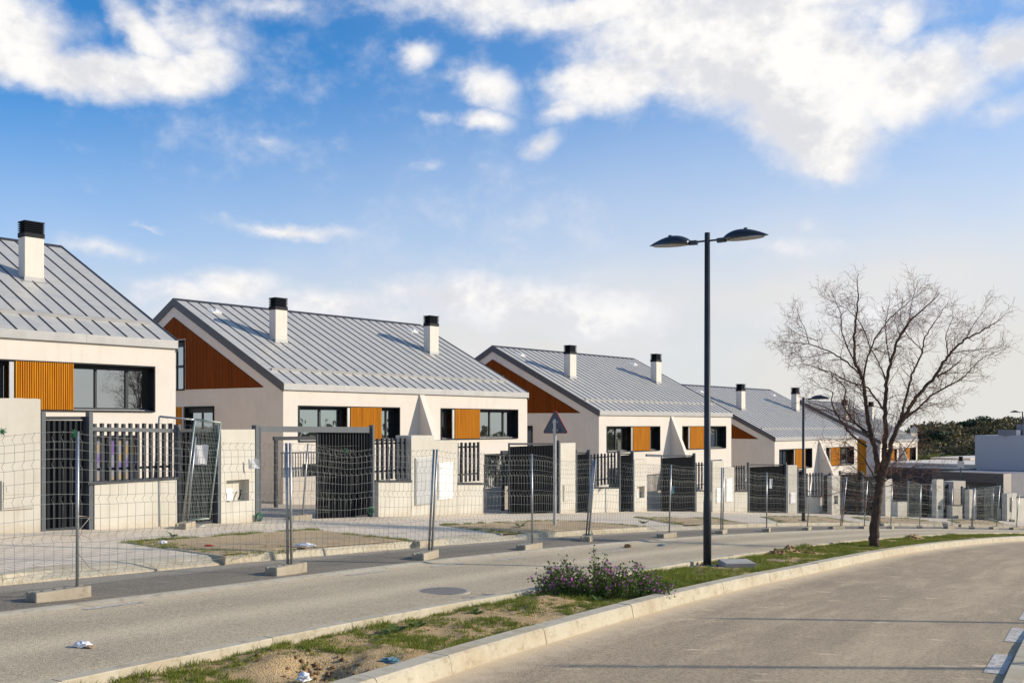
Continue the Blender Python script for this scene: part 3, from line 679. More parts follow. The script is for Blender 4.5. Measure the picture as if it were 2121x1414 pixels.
    # chimneys
    for a in (2.43,11.50):
        if a>Wt: continue
        b0=3.66; zb=rz_(b0); top=zb+1.86
        m=MB(); m.box(a,a+.6,b0,b0+.43,zb-.1,top-.5); ch=m.build('chimney',M['white'],root,bevel=.012)
        m=MB(); m.box(a-.015,a+.615,b0-.015,b0+.445,top-.5,top-.38)
        for k in range(6):
            z=top-.37+k*.064; m.hexa([(a-.025,b0-.025,z),(a+.625,b0-.025,z),(a+.625,b0+.455,z),(a-.025,b0+.455,z),(a+.02,b0+.02,z+.045),(a+.58,b0+.02,z+.045),(a+.58,b0+.41,z+.045),(a+.02,b0+.41,z+.045)])
        m.box(a+.05,a+.55,b0+.05,b0+.38,top-.39,top-.03); m.box(a-.01,a+.61,b0-.01,b0+.44,top-.025,top); m.build('cap',M['anthp'],ch)
        m=MB(); m.box(a-.018,a+.618,b0-.02,b0+.45,zb-.05,zb+.13); m.hexa([(a-.12,b0-.14,rz_(b0-.14)-.01),(a+.72,b0-.14,rz_(b0-.14)-.01),(a+.72,b0+.02,rz_(b0+.02)-.01),(a-.12,b0+.02,rz_(b0+.02)-.01),(a-.12,b0-.14,rz_(b0-.14)+.012),(a+.72,b0-.14,rz_(b0-.14)+.012),(a+.72,b0+.02,rz_(b0+.02)+.012),(a-.12,b0+.02,rz_(b0+.02)+.012)]); m.build('flashing',M['fascial'],ch)
    # fin wall between the two homes
    a=7.1; m=MB(); m.hexa([(a,-2.1,E-5.0),(a+.3,-2.1,E-5.0),(a+.3,.05,E-5.0),(a,.05,E-5.0),(a,-.03,E-.22),(a+.3,-.03,E-.22),(a+.3,.05,E-.22),(a,.05,E-.22)]); m.build('fin_wall',M['white'],root,bevel=.01)
    m=MB(); m.hexa([(a-.02,-.16,E-.5),(a+.32,-.16,E-.5),(a+.32,.02,E-.5),(a-.02,.02,E-.5),(a-.02,-.10,E-.19),(a+.32,-.10,E-.19),(a+.32,.02,E-.19),(a-.02,.02,E-.19)])
    win_front(root,.70,5.97,zA,zB,shA,(shA[0]-.15,shA[0]-.03),[(1.95,.09),(3.05,.09),(shA[1]+.55,.06)])
    win_front(root,8.43,13.70,zA,zB,shB,(shB[0]-.15,shB[0]-.03),[(shB[0]-.25,.07),(11.98,.06),(12.95,.09)],opened=(idx==2))
    for (x0,x1,za,zb) in lows:
        m=MB(); t=.06
        m.box(x0,x0+t,-.01,.2,za,zb); m.box(x1-t,x1,-.01,.2,za,zb); m.box(x0+t,x1-t,-.01,.2,zb-t,zb); m.box((x0+x1)/2-.04,(x0+x1)/2+.04,.1,.2,za,zb-t); w=m.build('patio_door',M['anthp'],root)
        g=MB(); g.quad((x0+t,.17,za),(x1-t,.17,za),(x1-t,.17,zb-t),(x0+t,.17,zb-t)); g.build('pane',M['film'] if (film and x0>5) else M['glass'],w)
    return root
C1=np.array([-10.28,31.3])-14.4*U2
make_house(1,C1,2.55,'white house nearest the camera, cut off by the left edge of the photo',(3.2,4.83),(9.54,11.17),film=True)
make_house(2,(-8.49,38.),1.53,'whole white semi-detached house with two chimneys, standing behind the open sliding gate',(3.25,4.91),(9.29,10.95))
make_house(3,(4.5,53.),.735,'white semi-detached house whose front is crossed by the tall double street lamp',(3.15,4.86),(9.24,10.9))
make_house(4,(17.44,68.),-.834,'white semi-detached house partly behind the bare tree and the distant lamp',(3.11,4.77),(9.2,10.9))
make_house(5,(32.7,91.),-1.4,'farthest white gabled house, seen through the trunk of the bare tree',(3.2,4.9),(9.3,11.0),ang=math.atan2(math.cos(R(34)),math.sin(R(34))))

# ================================================================ BOUNDARY WALLS AND GATES
WL=smooth_curve(BW,.1)
def wq(px,back=0.):
    r=WL[:,0]-(px-CX)/F*WL[:,1]; ok=WL[:,1]>3
    k=np.where((np.sign(r[:-1])!=np.sign(r[1:]))&ok[:-1])[0][0]; w=r[k]/(r[k]-r[k+1]); p=WL[k]*(1-w)+WL[k+1]*w
    return p
def frame_at(x0,x1,back=0.):
    "matrix with origin at wall point x0, x axis to wall point x1, y axis away from the street; and the length"
    a=wq(x0); b=wq(x1)
    if x0>1660:      # beyond the bend the plots are set in steps, turned to the sun
        a=a+a/np.hypot(*a)*back; t=(x1-CX)/F; c,s_=math.cos(R(38)),math.sin(R(38)); k=(t*a[1]-a[0])/(c-t*s_); b=a+np.array([c,s_])*k
    d=b-a; L=float(np.hypot(*d)); zb=min(gz(*a),gz(*b))+.13
    return a,b,L,math.atan2(d[1],d[0]),zb
def htop(px,ytop,zb): p=wq(px); return zat(ytop,p[1])-zb
def htop2(x0,x1,ytop,zb): p=(wq(x0)+wq(x1))/2; return zat(ytop,p[1])-zb
GW='rendered boundary walls and gate piers'
def pier(x0,x1,ytop,label,depth=.32,ext=0.,cabs=(),niche=None,parent_name='gate_pier',cat='pier',step=None):
    a,b,L,ang,zb=frame_at(x0,x1); root=empty(parent_name,(a[0],a[1],zb),ang,label,cat,GW); H=htop2(x0,x1,ytop,zb)
    m=MB()
    def cv(px,py): # pixel on the pier's face -> local x,z
        t=(px-CX)/F; dd=(b-a)/L; k=(t*a[1]-a[0])/(dd[0]-t*dd[1]); p=a+dd*k; return float((p-a)@(b-a)/L), zat(py,p[1])-zb
    if niche:
        (nx0,z1),(nx1,z0)=cv(niche[0],niche[1]),cv(niche[2],niche[3])
        wallgrid(m,-ext,L,0,H,[(nx0,nx1,z0,z1)],0,.2)
        m.quad((-ext,0,H),(L,0,H),(L,depth,H),(-ext,depth,H)); m.quad((-ext,0,0),(-ext,0,H),(-ext,depth,H),(-ext,depth,0)); m.quad((L,0,0),(L,depth,0),(L,depth,H),(L,0,H)); m.quad((-ext,depth,0),(-ext,depth,H),(L,depth,H),(L,depth,0))
        m.build('wall',M['wallrender'],root)
        m=MB(); w=nx1-nx0; h=z1-z0
        m.box(nx0+w*.08,nx0+w*.45,.12,.17,z0+h*.05,z0+h*.62); m.build('meter_board',M['whitep'],root)
        m=MB(); m.tube([(nx0+w*.65,.1,z0+.02),(nx0+w*.72,.08,z0+h*.3),(nx0+w*.8,.12,z0+h*.5)],.02,6); m.tube([(nx0+w*.1,.1,z0+.02),(nx0+w*.1,.08,z0+h*.4)],.025,6); m.build('cable_stub',M['anthp'],root)
    else:
        rng=random.Random(int(x0)); xs=np.linspace(-ext,L,max(3,int((L+ext)/.12))); 
        tops=[H+rng.uniform(-.008,.008) for _ in xs]
        if step: tops=[(htop(step[0]-3,step[1],zb) if x<cv(step[0],ytop)[0] else H)+rng.uniform(-.006,.006) for x in xs]
        for i in range(len(xs)-1):
            t0,t1=tops[i],tops[i+1]
            if step and abs(t0-t1)>.03: t1=t0
            m.hexa([(xs[i],0,-.1),(xs[i+1],0,-.1),(xs[i+1],depth,-.1),(xs[i],depth,-.1),(xs[i],0,t0),(xs[i+1],0,t1),(xs[i+1],depth,t1),(xs[i],depth,t0)])
        m.build('wall',M['wallrender'],root)
    for (c0,d0,c1,d1,mt) in cabs:
        (xx0,z1),(xx1,z0)=cv(c0,d0),cv(c1,d1); m=MB(); m.box(xx0,xx1,-.035,.02,z0,z1); c=m.build('meter_cabinet',M[mt],root,bevel=.006)
        m=MB(); m.box(xx0+.03,xx1-.03,-.045,-.035,z0+.03,(z0+z1)/2-.006); m.box(xx0+.03,xx1-.03,-.045,-.035,(z0+z1)/2+.006,z1-.03); m.box(xx0+.08,xx0+.13,-.052,-.044,z1-.22,z1-.12); m.build('cabinet_door',M[mt],c,bevel=.003)
    return root
def lowwall(x0,x1,ytop,label,rail=None,slats=0,ext=0.,over=0.,yt2=None):
    "low rendered wall with a dark coping; its railing is a thing of its own"
    a,b,L,ang,zb=frame_at(x0,x1,.7); root=empty('boundary_wall',(a[0],a[1],zb),ang,label,'wall',GW); H=zat(ytop,a[1])-zb; H2=zat(yt2 or ytop,b[1])-zb
    m=MB(); n=max(2,int(L/.3))
    for i in range(n):
        xa,xb=L*i/n,L*(i+1)/n; ha=H+(H2-H)*i/n; hb=H+(H2-H)*(i+1)/n
        m.hexa([(xa,0,-.1),(xb,0,-.1),(xb,.25,-.1),(xa,.25,-.1),(xa,0,ha),(xb,0,hb),(xb,.25,hb),(xa,.25,ha)])
    m.build('wall',M['wallrender'],root)
    m=MB(); m.hexa([(-.03-over,-.035,H+.002),(L+.03,-.035,H2+.002),(L+.03,.29,H2+.002),(-.03-over,.29,H+.002),(-.03-over,-.035,H+.055),(L+.03,-.035,H2+.055),(L+.03,.29,H2+.055),(-.03-over,.29,H+.055)]); m.build('coping',M['anth'],root)
    if rail:
        rt,lab=rail; Hr=zat(rt,a[1])-zb; Hr2=htop(x1,rt+(2 if L>1.5 else 0),zb); ro=empty('railing',(a[0],a[1],zb+H+.055),ang,lab,'railing','dark slatted railings on the boundary walls')
        hh=Hr-H-.055
        for z in (.22,hh-.17): m=MB(); m.box(0,L,.16,.20,z,z+.05); m.build('rail',M['anth'],ro)
        m=MB()
        for i in range(slats):
            c=(i+.5)*L/slats; m.box(c-.029,c+.029,.085,.158,.0,hh+.01*(i%2)); 
        m.build('slat',M['anth'],ro)
    return root
GG='dark metal gates along the boundary'
def gate(x0,x1,ytop,label,posts='both',back=.12,corr=True,y2=None,slide=0.,ybot=None,beam=None,nm='sliding_gate',inset=None,slatted=False):
    a,b,L,ang,zb=frame_at(x0,x1,1.6); root=empty(nm,(a[0],a[1],zb),ang,label,'gate',GG); H=zat(ytop,a[1])-zb; H2=zat(y2 or ytop,b[1])-zb
    m=MB(); pw=.09
    xa=pw if posts in('both','left') else 0; xb=L-pw if posts in('both','right') else L
    lo=.09
    m.box(xa,xb,back,back+.05,lo,lo+.07); m.hexa([(xa,back,H-.07),(xb,back,H2-.07),(xb,back+.05,H2-.07),(xa,back+.05,H-.07),(xa,back,H),(xb,back,H2),(xb,back+.05,H2),(xa,back+.05,H)])
    m.box(xa,xa+.05,back,back+.05,lo+.07,H-.07); m.box(xb-.05,xb,back,back+.05,lo+.07,H2-.07); m.build('gate_frame',M['anth'],root)
    m=MB(); n=max(3,int((xb-xa)/(.13 if not slatted else .14)))
    for i in range(n):
        c0=xa+.05+(xb-xa-.1)*i/n; c1=xa+.05+(xb-xa-.1)*(i+1)/n; w=c1-c0; ht=min(H,H2)-.075
        if slatted: m.box(c0+w*.2,c0+w*.75,back+.0,back+.04,lo+.07,ht)
        else:
            m.box(c0,c1,back+.03,back+.04,lo+.07,ht); m.box(c0+w*.3,c0+w*.5,back-.012,back+.03,lo+.07,ht)
    m.build('gate_panel',M['anthp'],root)
    if posts in('both','left'): m=MB(); m.box(0,pw,0,.14,0,H+.1); m.build('post',M['steelg'],root,bevel=.004)
    if posts in('both','right'): m=MB(); m.box(L-pw,L,0,.14,0,H2+.1); m.build('post',M['steelg'],root,bevel=.004)
    return root
def beam_between(root,x0,x1,y0,y1,hpx,z0off=0.,yo=.05,nm='top_beam'):
    a=Vector((root.location.x,root.location.y,root.location.z)); Mi=(Matrix.Translation(root.location)@Matrix.Rotation(root.rotation_euler.z,4,'Z')).inverted()
    p,q=wq(x0),wq(x1); P=[]
    A=Mi@Vector((p[0],p[1],zat(y0,p[1]))); B=Mi@Vector((q[0],q[1],zat(y1,q[1]))); h0=hpx/F*p[1]; h1=hpx/F*q[1]
    m=MB(); m.hexa([(A.x,A.y+yo,A.z-h0),(B.x,B.y+yo,B.z-h1),(B.x,B.y+yo+.08,B.z-h1),(A.x,A.y+yo+.08,A.z-h0),(A.x,A.y+yo,A.z),(B.x,B.y+yo,B.z),(B.x,B.y+yo+.08,B.z),(A.x,A.y+yo+.08,A.z)]); return m.build(nm,M['steelg'],root)
# plot of house 1
pier(0,84,825,'tall rendered pier with a cabinet hatch at the left edge of the photo',ext=3.2,cabs=((2,995,70,1052,'wallrender'),))
gate(86,193,862,'black pedestrian gate beside the tall left pier',nm='pedestrian_gate')
lowwall(196,367,1003,'low rendered wall below the nearest slatted railing',rail=(877,'nearest slatted railing, above the low wall of the first house'),slats=12,over=.15,yt2=992)
g_=gate(369,457,888,'pedestrian gate behind the leaning framed mesh panels',nm='pedestrian_gate')
beam_between(g_,196,369,884,888,8)
# plot of house 2, left
pier(458,528,889,'rendered pier with an open meter niche, left of the open driveway',niche=(469,995,516,1036))
gh=gate(664,776,887,'big corrugated sliding gate standing half open in front of the second house',posts='right',nm='sliding_gate')
beam_between(gh,532,768,882,884,12)
_a,_b,_L,_an,_zb=frame_at(530,542); m=MB(); m.box(0,.14,0,.14,0,htop(530,880,_zb)); m.box(.19,.24,.03,.12,0,htop(530,885,_zb))
m.build('gate_post',M['steelg'],bevel=.004).matrix_world=Matrix.Translation((_a[0],_a[1],_zb))@Matrix.Rotation(_an,4,'Z'); tag(bpy.data.objects['gate_post'],'dark post on the left side of the open driveway, right of the niche pier','post')
lowwall(784,851,998,'low rendered wall between the big sliding gate and the stepped pier',rail=(908,'slatted railing right of the big sliding gate'),slats=7)
pier(852,948,912,'wide stepped pier with a blue-grey hatch and a white cabinet',depth=.6,step=(899,901),cabs=((859,948,895,1042,'alu'),(907,958,936,1032,'whitep')))
lowwall(949,1001,1003,'low rendered wall right of the stepped pier',rail=(917,'slatted railing right of the stepped pier'),slats=6)
gate(1061,1160,917,'corrugated gate behind the triangular road sign',posts='right')
pier(1161,1192,917,'pier with a small pale cabinet just right of the triangular road sign',cabs=((1166,1004,1186,1035,'wallrender'),))
# plot of house 3
gate(1194,1223,936,'blue-grey pedestrian gate right of the road sign pier',nm='pedestrian_gate')
lowwall(1226,1282,1011,'low rendered wall in front of the third house',rail=(941,'slatted railing in front of the third house'),slats=8)
gate(1284,1313,938,'pedestrian gate left of the pier with the small niche',nm='pedestrian_gate')
pier(1314,1340,951,'pier with a small niche in front of the third house',niche=(1320,1008,1335,1030))
gx=gate(1375,1441,942,'corrugated sliding gate left of the tall street lamp',posts='right'); beam_between(gx,1342,1372,940,941,5)
lowwall(1443,1473,1017,'short low wall left of the street lamp pole base, by the paired piers',rail=(958,'short slatted railing behind the street lamp pole'),slats=5)
pier(1476,1499,954,'taller of the paired piers right of the street lamp pole',depth=.5,cabs=((1483,1011,1495,1040,'whitep'),))
pier(1500,1521,968,'lower of the paired piers, carrying a white double cabinet',cabs=((1503,991,1516,1038,'whitep'),))
lowwall(1522,1548,1018,'low rendered wall right of the paired piers',rail=(965,'short slatted railing right of the paired piers'),slats=5)
gate(1551,1630,961,'corrugated sliding gate in front of the fourth house')
pier(1632,1651,963,'pier with a cabinet right beside the far street lamp',cabs=((1636,1020,1647,1042,'whitep'),))
gate(1652,1670,972,'narrow dark gate behind the far street lamp',nm='pedestrian_gate')
lowwall(1672,1703,1028,'low rendered wall right of the far street lamp',rail=(980,'slatted railing right of the far street lamp'),slats=5)
gate(1704,1722,982,'narrow dark gate left of the pier beside the bare tree',nm='pedestrian_gate')
pier(1723,1740,985,'pier with a dark niche left of the bare tree',niche=(1727,1026,1736,1043))
gate(1741,1786,978,'dark slatted gate left of the bare tree trunk',slatted=True)
gate(1787,1832,982,'dark slatted gate behind the bare tree trunk',slatted=True)
pier(1834,1848,992,'slim white pier just right of the bare tree trunk')
lowwall(1849,1879,1038,'low wall right of the bare tree trunk')
gate(1881,1938,1002,'long dark gate far down the street left of the niche pier')
pier(1940,1954,993,'far pier with a niche and a plank leaning on it',niche=(1942,1046,1951,1054))
gate(1955,1967,1004,'narrow far gate right of the far niche pier',nm='pedestrian_gate')
lowwall(1969,1993,1047,'far low wall between two narrow gates')
gate(1994,2006,1010,'narrow far gate in front of the brown carport',nm='pedestrian_gate')
pier(2008,2021,1014,'far slim pier in front of the brown carport')
gate(2022,2071,1020,'far dark gate under the brown carport')
lowwall(2073,2085,1053,'short far wall right of the brown carport')
pier(2086,2106,1022,'far pier with pale niches near the right edge',niche=(2091,1030,2096,1060))
lowwall(2107,2150,1030,'far white wall at the right edge of the photo')
# things seen in the yards
def boxthing(name,label,cat,x,y,z0,sx,sy,sz,ang,mt,group=None,extra=None):
    root=empty(name,(x,y,z0),ang,label,cat,group); m=MB(); m.box(0,sx,0,sy,-.4,sz); m.build('wall',mt,root,bevel=.01)
    if extra: extra(root)
    return root
for (px,D,sx,h,lab) in ((586,36.5,3.2,.95,'low beige terrace wall seen through the open driveway'),(1006,41,2.6,.85,'low beige terrace wall seen behind the railing of the second house'),(1341,54,3.0,.9,'low beige terrace wall seen behind the third house gate')):
    x=(px-CX)/F*D; z=gz(x,D,.2)
    def ex(root,sx=sx,h=h):
        m=MB(); m.box(0,sx,.1,.14,h+.85,h+.9)
        for i in range(int(sx/.12)): m.box(i*.12+.04,i*.12+.06,.1,.13,h,h+.85)
        m.build('handrail',M['anth'],root)
    boxthing('terrace_wall',lab,'wall',x,D,z,sx,.2,h,TH,M['beige'],'terrace walls in the yards',ex)
# carport frame on the house 2 drive: dark posts and beam
for (px0,D,lab) in ((571,33.5,'dark metal pergola post and beam inside the open driveway'),(1042,39.5,'dark metal door frame behind the second gate')):
    x=(px0-CX)/F*D; z=gz(x,D,.2); root=empty('pergola_frame',(x,D,z),TH,lab,'frame'); 
    for q in (0,2.6): m=MB(); m.box(q,q+.1,0,.1,0,2.2); m.build('post',M['anth'],root)
    m=MB(); m.box(-.05,2.75,0,.1,2.2,2.32); m.build('beam',M['anth'],root)
# long canopy over the fourth house front
# ================================================================ FAR BUILDINGS
def poly_building(name,label,pts,z0,z1,mt,cat='building',trim=None,holes=None):
    root=empty(name,(pts[0][0],pts[0][1],z0),0,label,cat); x0,y0=pts[0]; m=MB(); m.prism([(x-x0,y-y0) for x,y in pts],0,z1-z0); m.build('wall',M[mt],root)
    m=MB(); m.prism([(x-x0,y-y0) for x,y in pts],z1-z0+.002,z1-z0+.12); m.build('parapet',M[trim or mt],root); return root
def P_(px,D): return ((px-CX)/F*D,D)
def rect_from(px,D,ang,L,Wd_): # corner nearest; L along ang (right/away), W along ang+90
    x,y=P_(px,D); c,s=math.cos(ang),math.sin(ang); return [(x,y),(x+c*L,y+s*L),(x+c*L-s*Wd_,y+s*L+c*Wd_),(x-s*Wd_,y+c*Wd_)]
aB=R(38)
b_=poly_building('flat_roofed_house','big smooth white block with a flat roof at the right edge',rect_from(2240,72,aB,11,7.7),-9,zat(904,78),'bluewhite')
m=MB(); m.box(-3.5,-2.62,4,5,9+zat(904,78)+.1,9+zat(904,78)+.52); m.box(-2.1,0.5,4,5,9+zat(904,78)+.1,9+zat(904,78)+.95); m.build('roof_box',M['greywall'],b_)
m=MB(); m.box(-2.62,-2.3,4,5,9+zat(904,78)+.1,9+zat(904,78)+.52); m.build('roof_box',M['white'],b_)
poly_building('retaining_wall','plain grey wall under the big white block',rect_from(2190,70,aB,8,6.5),-9,zat(985,70),'greywall',cat='wall')
# carport: lintel, pier, dark opening
cp=P_(2078,67); z0=gz(*cp,.15); root=empty('carport',(cp[0],cp[1],z0),R(37),'brown-grey concrete carport with one sunlit end, far right','carport'); H=zat(981,67)-z0; hb=zat(1001,67)-z0
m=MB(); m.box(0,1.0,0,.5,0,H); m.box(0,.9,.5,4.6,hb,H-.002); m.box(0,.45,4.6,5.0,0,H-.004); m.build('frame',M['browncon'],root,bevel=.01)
m=MB(); m.box(.002,1.0,-.02,-.002,0,H); m.build('sunlit_end',M['beige'],root)  # thin paler skin puts the sunlight on this end into its colour
m=MB(); m.box(1.0,5,.2,5,0,H-.05); m.build('garage_wall',M['greywall'],root)
poly_building('dark_annex','low black slate annex behind the far gates',rect_from(1985,74,aB,2.6,6.8),-9,zat(972,76),'slate',trim='steelg')
poly_building('low_white_roof','long low pale flat roof between the farthest gabled house and the white block',rect_from(2030,84,aB,9,9),-9,zat(963,86),'beige',trim='white')
poly_building('low_white_roof','small pale roof slab behind the flue pipe',rect_from(2010,96,aB,9,4),-9,zat(951,96),'beige',trim='white')
poly_building('side_block','beige side block standing behind the farthest gabled house',rect_from(1887,104,aB,1.2,8),-9,zat(899,106),'beige')
poly_building('side_block','small pale porch with a slanting shadow left of the brown carport',rect_from(1975,66,aB,1.5,.8),-6.2,zat(1000,66.5),'beige')
fp=P_(1990,69); m=MB(); root=empty('flue_pipe',(fp[0],fp[1],gz(*fp)),0,'thin flue pipe with a black cap in front of the black annex','pipe')
hh=zat(968,69)-gz(*fp); m.tube([(0,0,0),(0,0,hh)],.05,8); m.build('pipe',M['steelg'],root); m=MB(); m.box(-.16,.16,-.16,.16,hh,hh+.45); m.build('pedestal',M['white'],root); m=MB(); m.tube([(0,0,hh+.45),(0,0,hh+.5),(0,0,hh+.52),(0,0,hh+.75)],[.15,.15,.12,.14],10); m.build('cap',M['anthp'],root)
fp=P_(1893,118); root=empty('roof_stack',(fp[0],fp[1],-9),0,'small pale stack above the beige side block','chimney'); m=MB(); m.box(-.3,.3,-.3,.3,0,9+zat(886,118)); m.build('shaft',M['white'],root); m=MB(); m.tube([(0,0,9+zat(886,118)),(0,0,9+zat(883,118))],.2,8); m.build('cap',M['alu'],root)

# ================================================================ HILL
def build_hill():
    rx=[-40,30,50,62,69,76,83,90,100,120,160,240]; rzv=[-9.2,-9.2,-7,-3.2,-1.7,-1.0,-.6,-.1,.6,2,4,5]
    xs=np.arange(-40,240,3.); ys=np.arange(112,300,3.); V=[];Q=[]
    for y in ys:
        for x in xs:
            top=np.interp(x*172/172,rx,rzv); k=min(1,max(0,(y-114)/56)); k=k*k*(3-2*k)**.7; k2=1 if y<175 else max(.2,1-(y-175)/140)
            z=-9.3+(top+9.3)*min(1,k)*k2+.5*mn.noise(Vector((x*.06,y*.06,0)))*min(1,k*2); V.append((x,y,z))
    n=len(xs)
    for j in range(len(ys)-1):
        for i in range(n-1): a=j*n+i; Q.append((a,a+1,a+n+1,a+n))
    npmesh('hill',V,Q,M['base'],kind='structure')
    def hz(x,y):
        i=int((x+40)/3); j=int((y-112)/3); return V[min(j,len(ys)-1)*n+min(i,n-1)][2]
    return hz
hz=build_hill()
def clump(rng,c,rad,n,size,flat=.0):
    "leaf-sized faces spread through a lumpy ellipsoid; returns verts, faces"
    d=rng.normal(size=(n,3)); d/=np.linalg.norm(d,axis=1)[:,None]; r=rng.uniform(.55,1.,n)**.6
    P=np.array(c)+d*r[:,None]*np.array(rad); P[:,2]=np.maximum(P[:,2],c[2]-rad[2]*(1-flat))
    a=rng.normal(size=(n,3)); a/=np.linalg.norm(a,axis=1)[:,None]; b=np.cross(a,d+rng.normal(size=(n,3))*.6); b/=np.linalg.norm(b,axis=1)[:,None]+1e-9
    s=size*rng.uniform(.5,1.3,n)[:,None]; return np.stack([P-a*s,P-b*s*.7,P+a*s,P+b*s*.7],1).reshape(-1,3)
def quads(V): return np.arange(len(V)).reshape(-1,4)
rng=np.random.default_rng(5)
out=[]
for k in range(950):
    y=rng.uniform(124,180); x=y*rng.uniform(.385,.60); z=hz(x,y); r=rng.uniform(.7,2.)*(1+.3*(y<140)); n=int(90+60*r)
    out.append(clump(rng,(x,y,z+r*.35),(r,r,r*.75),n,.26))
V=np.concatenate(out); npmesh('hillside_scrub',V,quads(V),M['scrub'],kind='stuff',label='dry green scrub and holm oaks covering the far hillside',category='scrub')
out=[]
for k in range(70):
    y=rng.uniform(100,112); x=y*rng.uniform(.39,.475); r=rng.uniform(.6,1.3); out.append(clump(rng,(x,y,zat(952,y)-.9+rng.uniform(-.3,.7)),(r,r,r*.8),160,.2))
V=np.concatenate(out); npmesh('hedge_foliage',V,quads(V),M['brightleaf'],kind='stuff',label='brighter green bushes at the foot of the hill beside the beige block',category='bushes')
PINES=[(2034,856,2.9,172,'large round umbrella pine on the hill ridge right of the bare tree'),(1938,884,2.4,160,'low dark pine at the left end of the hill ridge'),(2090,859,3.1,172,'broad pine on the ridge beside the street light at the right edge'),
       (2000,869,1.6,172,'small pine on the ridge just left of the large umbrella pine'),(1975,873,1.9,172,'pale broad pine in the middle of the ridge line'),(2118,868,2.2,168,'dark pine on the ridge at the right edge of the photo'),(2090,884,2.2,150,'dark pine below the ridge behind the white block'),(1922,889,1.7,165,'lowest dark pine touching the beige side block')]
for (px,py,r,D,lab) in PINES:
    x,y=P_(px,D); zt=zat(py,D); zg=hz(x,y)-.2; root=empty('pine_tree',(x,y,zg),0,lab,'tree','pines on the hill ridge'); h=zt-zg
    m=MB(); m.tube([(0,0,-.5),(.1,0,h*.5),(0,.1,max(h*.5,h-r))],[.25,.2,.14],6); m.build('trunk',M['bark'],root)
    out=[]
    for q in range(14):
        th=rng.uniform(0,6.28); rr_=r*rng.uniform(.1,.72); c=(rr_*math.cos(th),rr_*math.sin(th),h-r*.55+rng.uniform(-.2,.2)*r-.35*rr_**2/r); s=r*rng.uniform(.34,.5); out.append(clump(rng,c,(s,s,s*.7),230,.14))
    V=np.concatenate(out); npmesh('crown',V,quads(V),M['pine'],root)
# hill and houses across the street, only seen mirrored in the windows
def build_back():
    V=[];Q=[]; xs=np.linspace(0,1,60)
    for i,t in enumerate(xs):
        a=R(35+120*t); 
        for j,(rad,h) in enumerate(((75,-2),(85,1.5),(105,4.5),(140,7.5),(190,6),(260,2))):
            x,y=math.sin(a)*rad,math.cos(a)*rad; V.append((x,y,gz(x,y)-1+ (h+1)*(.75+.5*mn.noise(Vector((t*9,j*.4,0))))-(1.5 if j==0 else 0)))
    for i in range(len(xs)-1):
        for j in range(5): a=i*6+j; Q.append((a,a+6,a+7,a+1))
    npmesh('hill',V,Q,M['scrub'],kind='structure')
    out=[]
    for k in range(420):
        a=R(rng.uniform(38,150)); rad=rng.uniform(80,140); x,y=math.sin(a)*rad,math.cos(a)*rad; r=rng.uniform(1.2,3.); out.append(clump(rng,(x,y,gz(x,y)+np.interp(rad,[75,105,140],[0,4,7])),(r,r,r),60,.5))
    V=np.concatenate(out); npmesh('hillside_scrub',V,quads(V),M['scrub'],kind='stuff',label='dark wooded slope across the street, mirrored in the windows',category='scrub')
build_back()
# ================================================================ TEMPORARY FENCE
def base_pt(px,py,off): x,y,z=gnd(px,py,off); return np.array([x,y,z])
def tube_np(P,r,n=3):
    "P (k,m,3) polylines -> vertices and quads"
    k,m,_=P.shape; d=np.gradient(P,axis=1); d/=np.linalg.norm(d,axis=2)[...,None]+1e-12
    ref=np.where(np.abs(d[...,2:3])>.7,np.array([1.,0,0]),np.array([0,0,1.])); a=np.cross(d,ref); a/=np.linalg.norm(a,axis=2)[...,None]+1e-12; b=np.cross(d,a)
    ang=2*np.pi*np.arange(n)/n; V=P[:,:,None,:]+r*(a[:,:,None,:]*np.cos(ang)[:,None]+b[:,:,None,:]*np.sin(ang)[:,None])
    idx=np.arange(k*m*n).reshape(k,m,n); q=np.stack([idx[:,:-1],np.roll(idx,-1,2)[:,:-1],np.roll(idx,-1,2)[:,1:],idx[:,1:]],-1)
    return V.reshape(-1,3),q.reshape(-1,4)
FG='temporary mesh fence panels'
KINK=[.10,.34,.58,.80,.965]
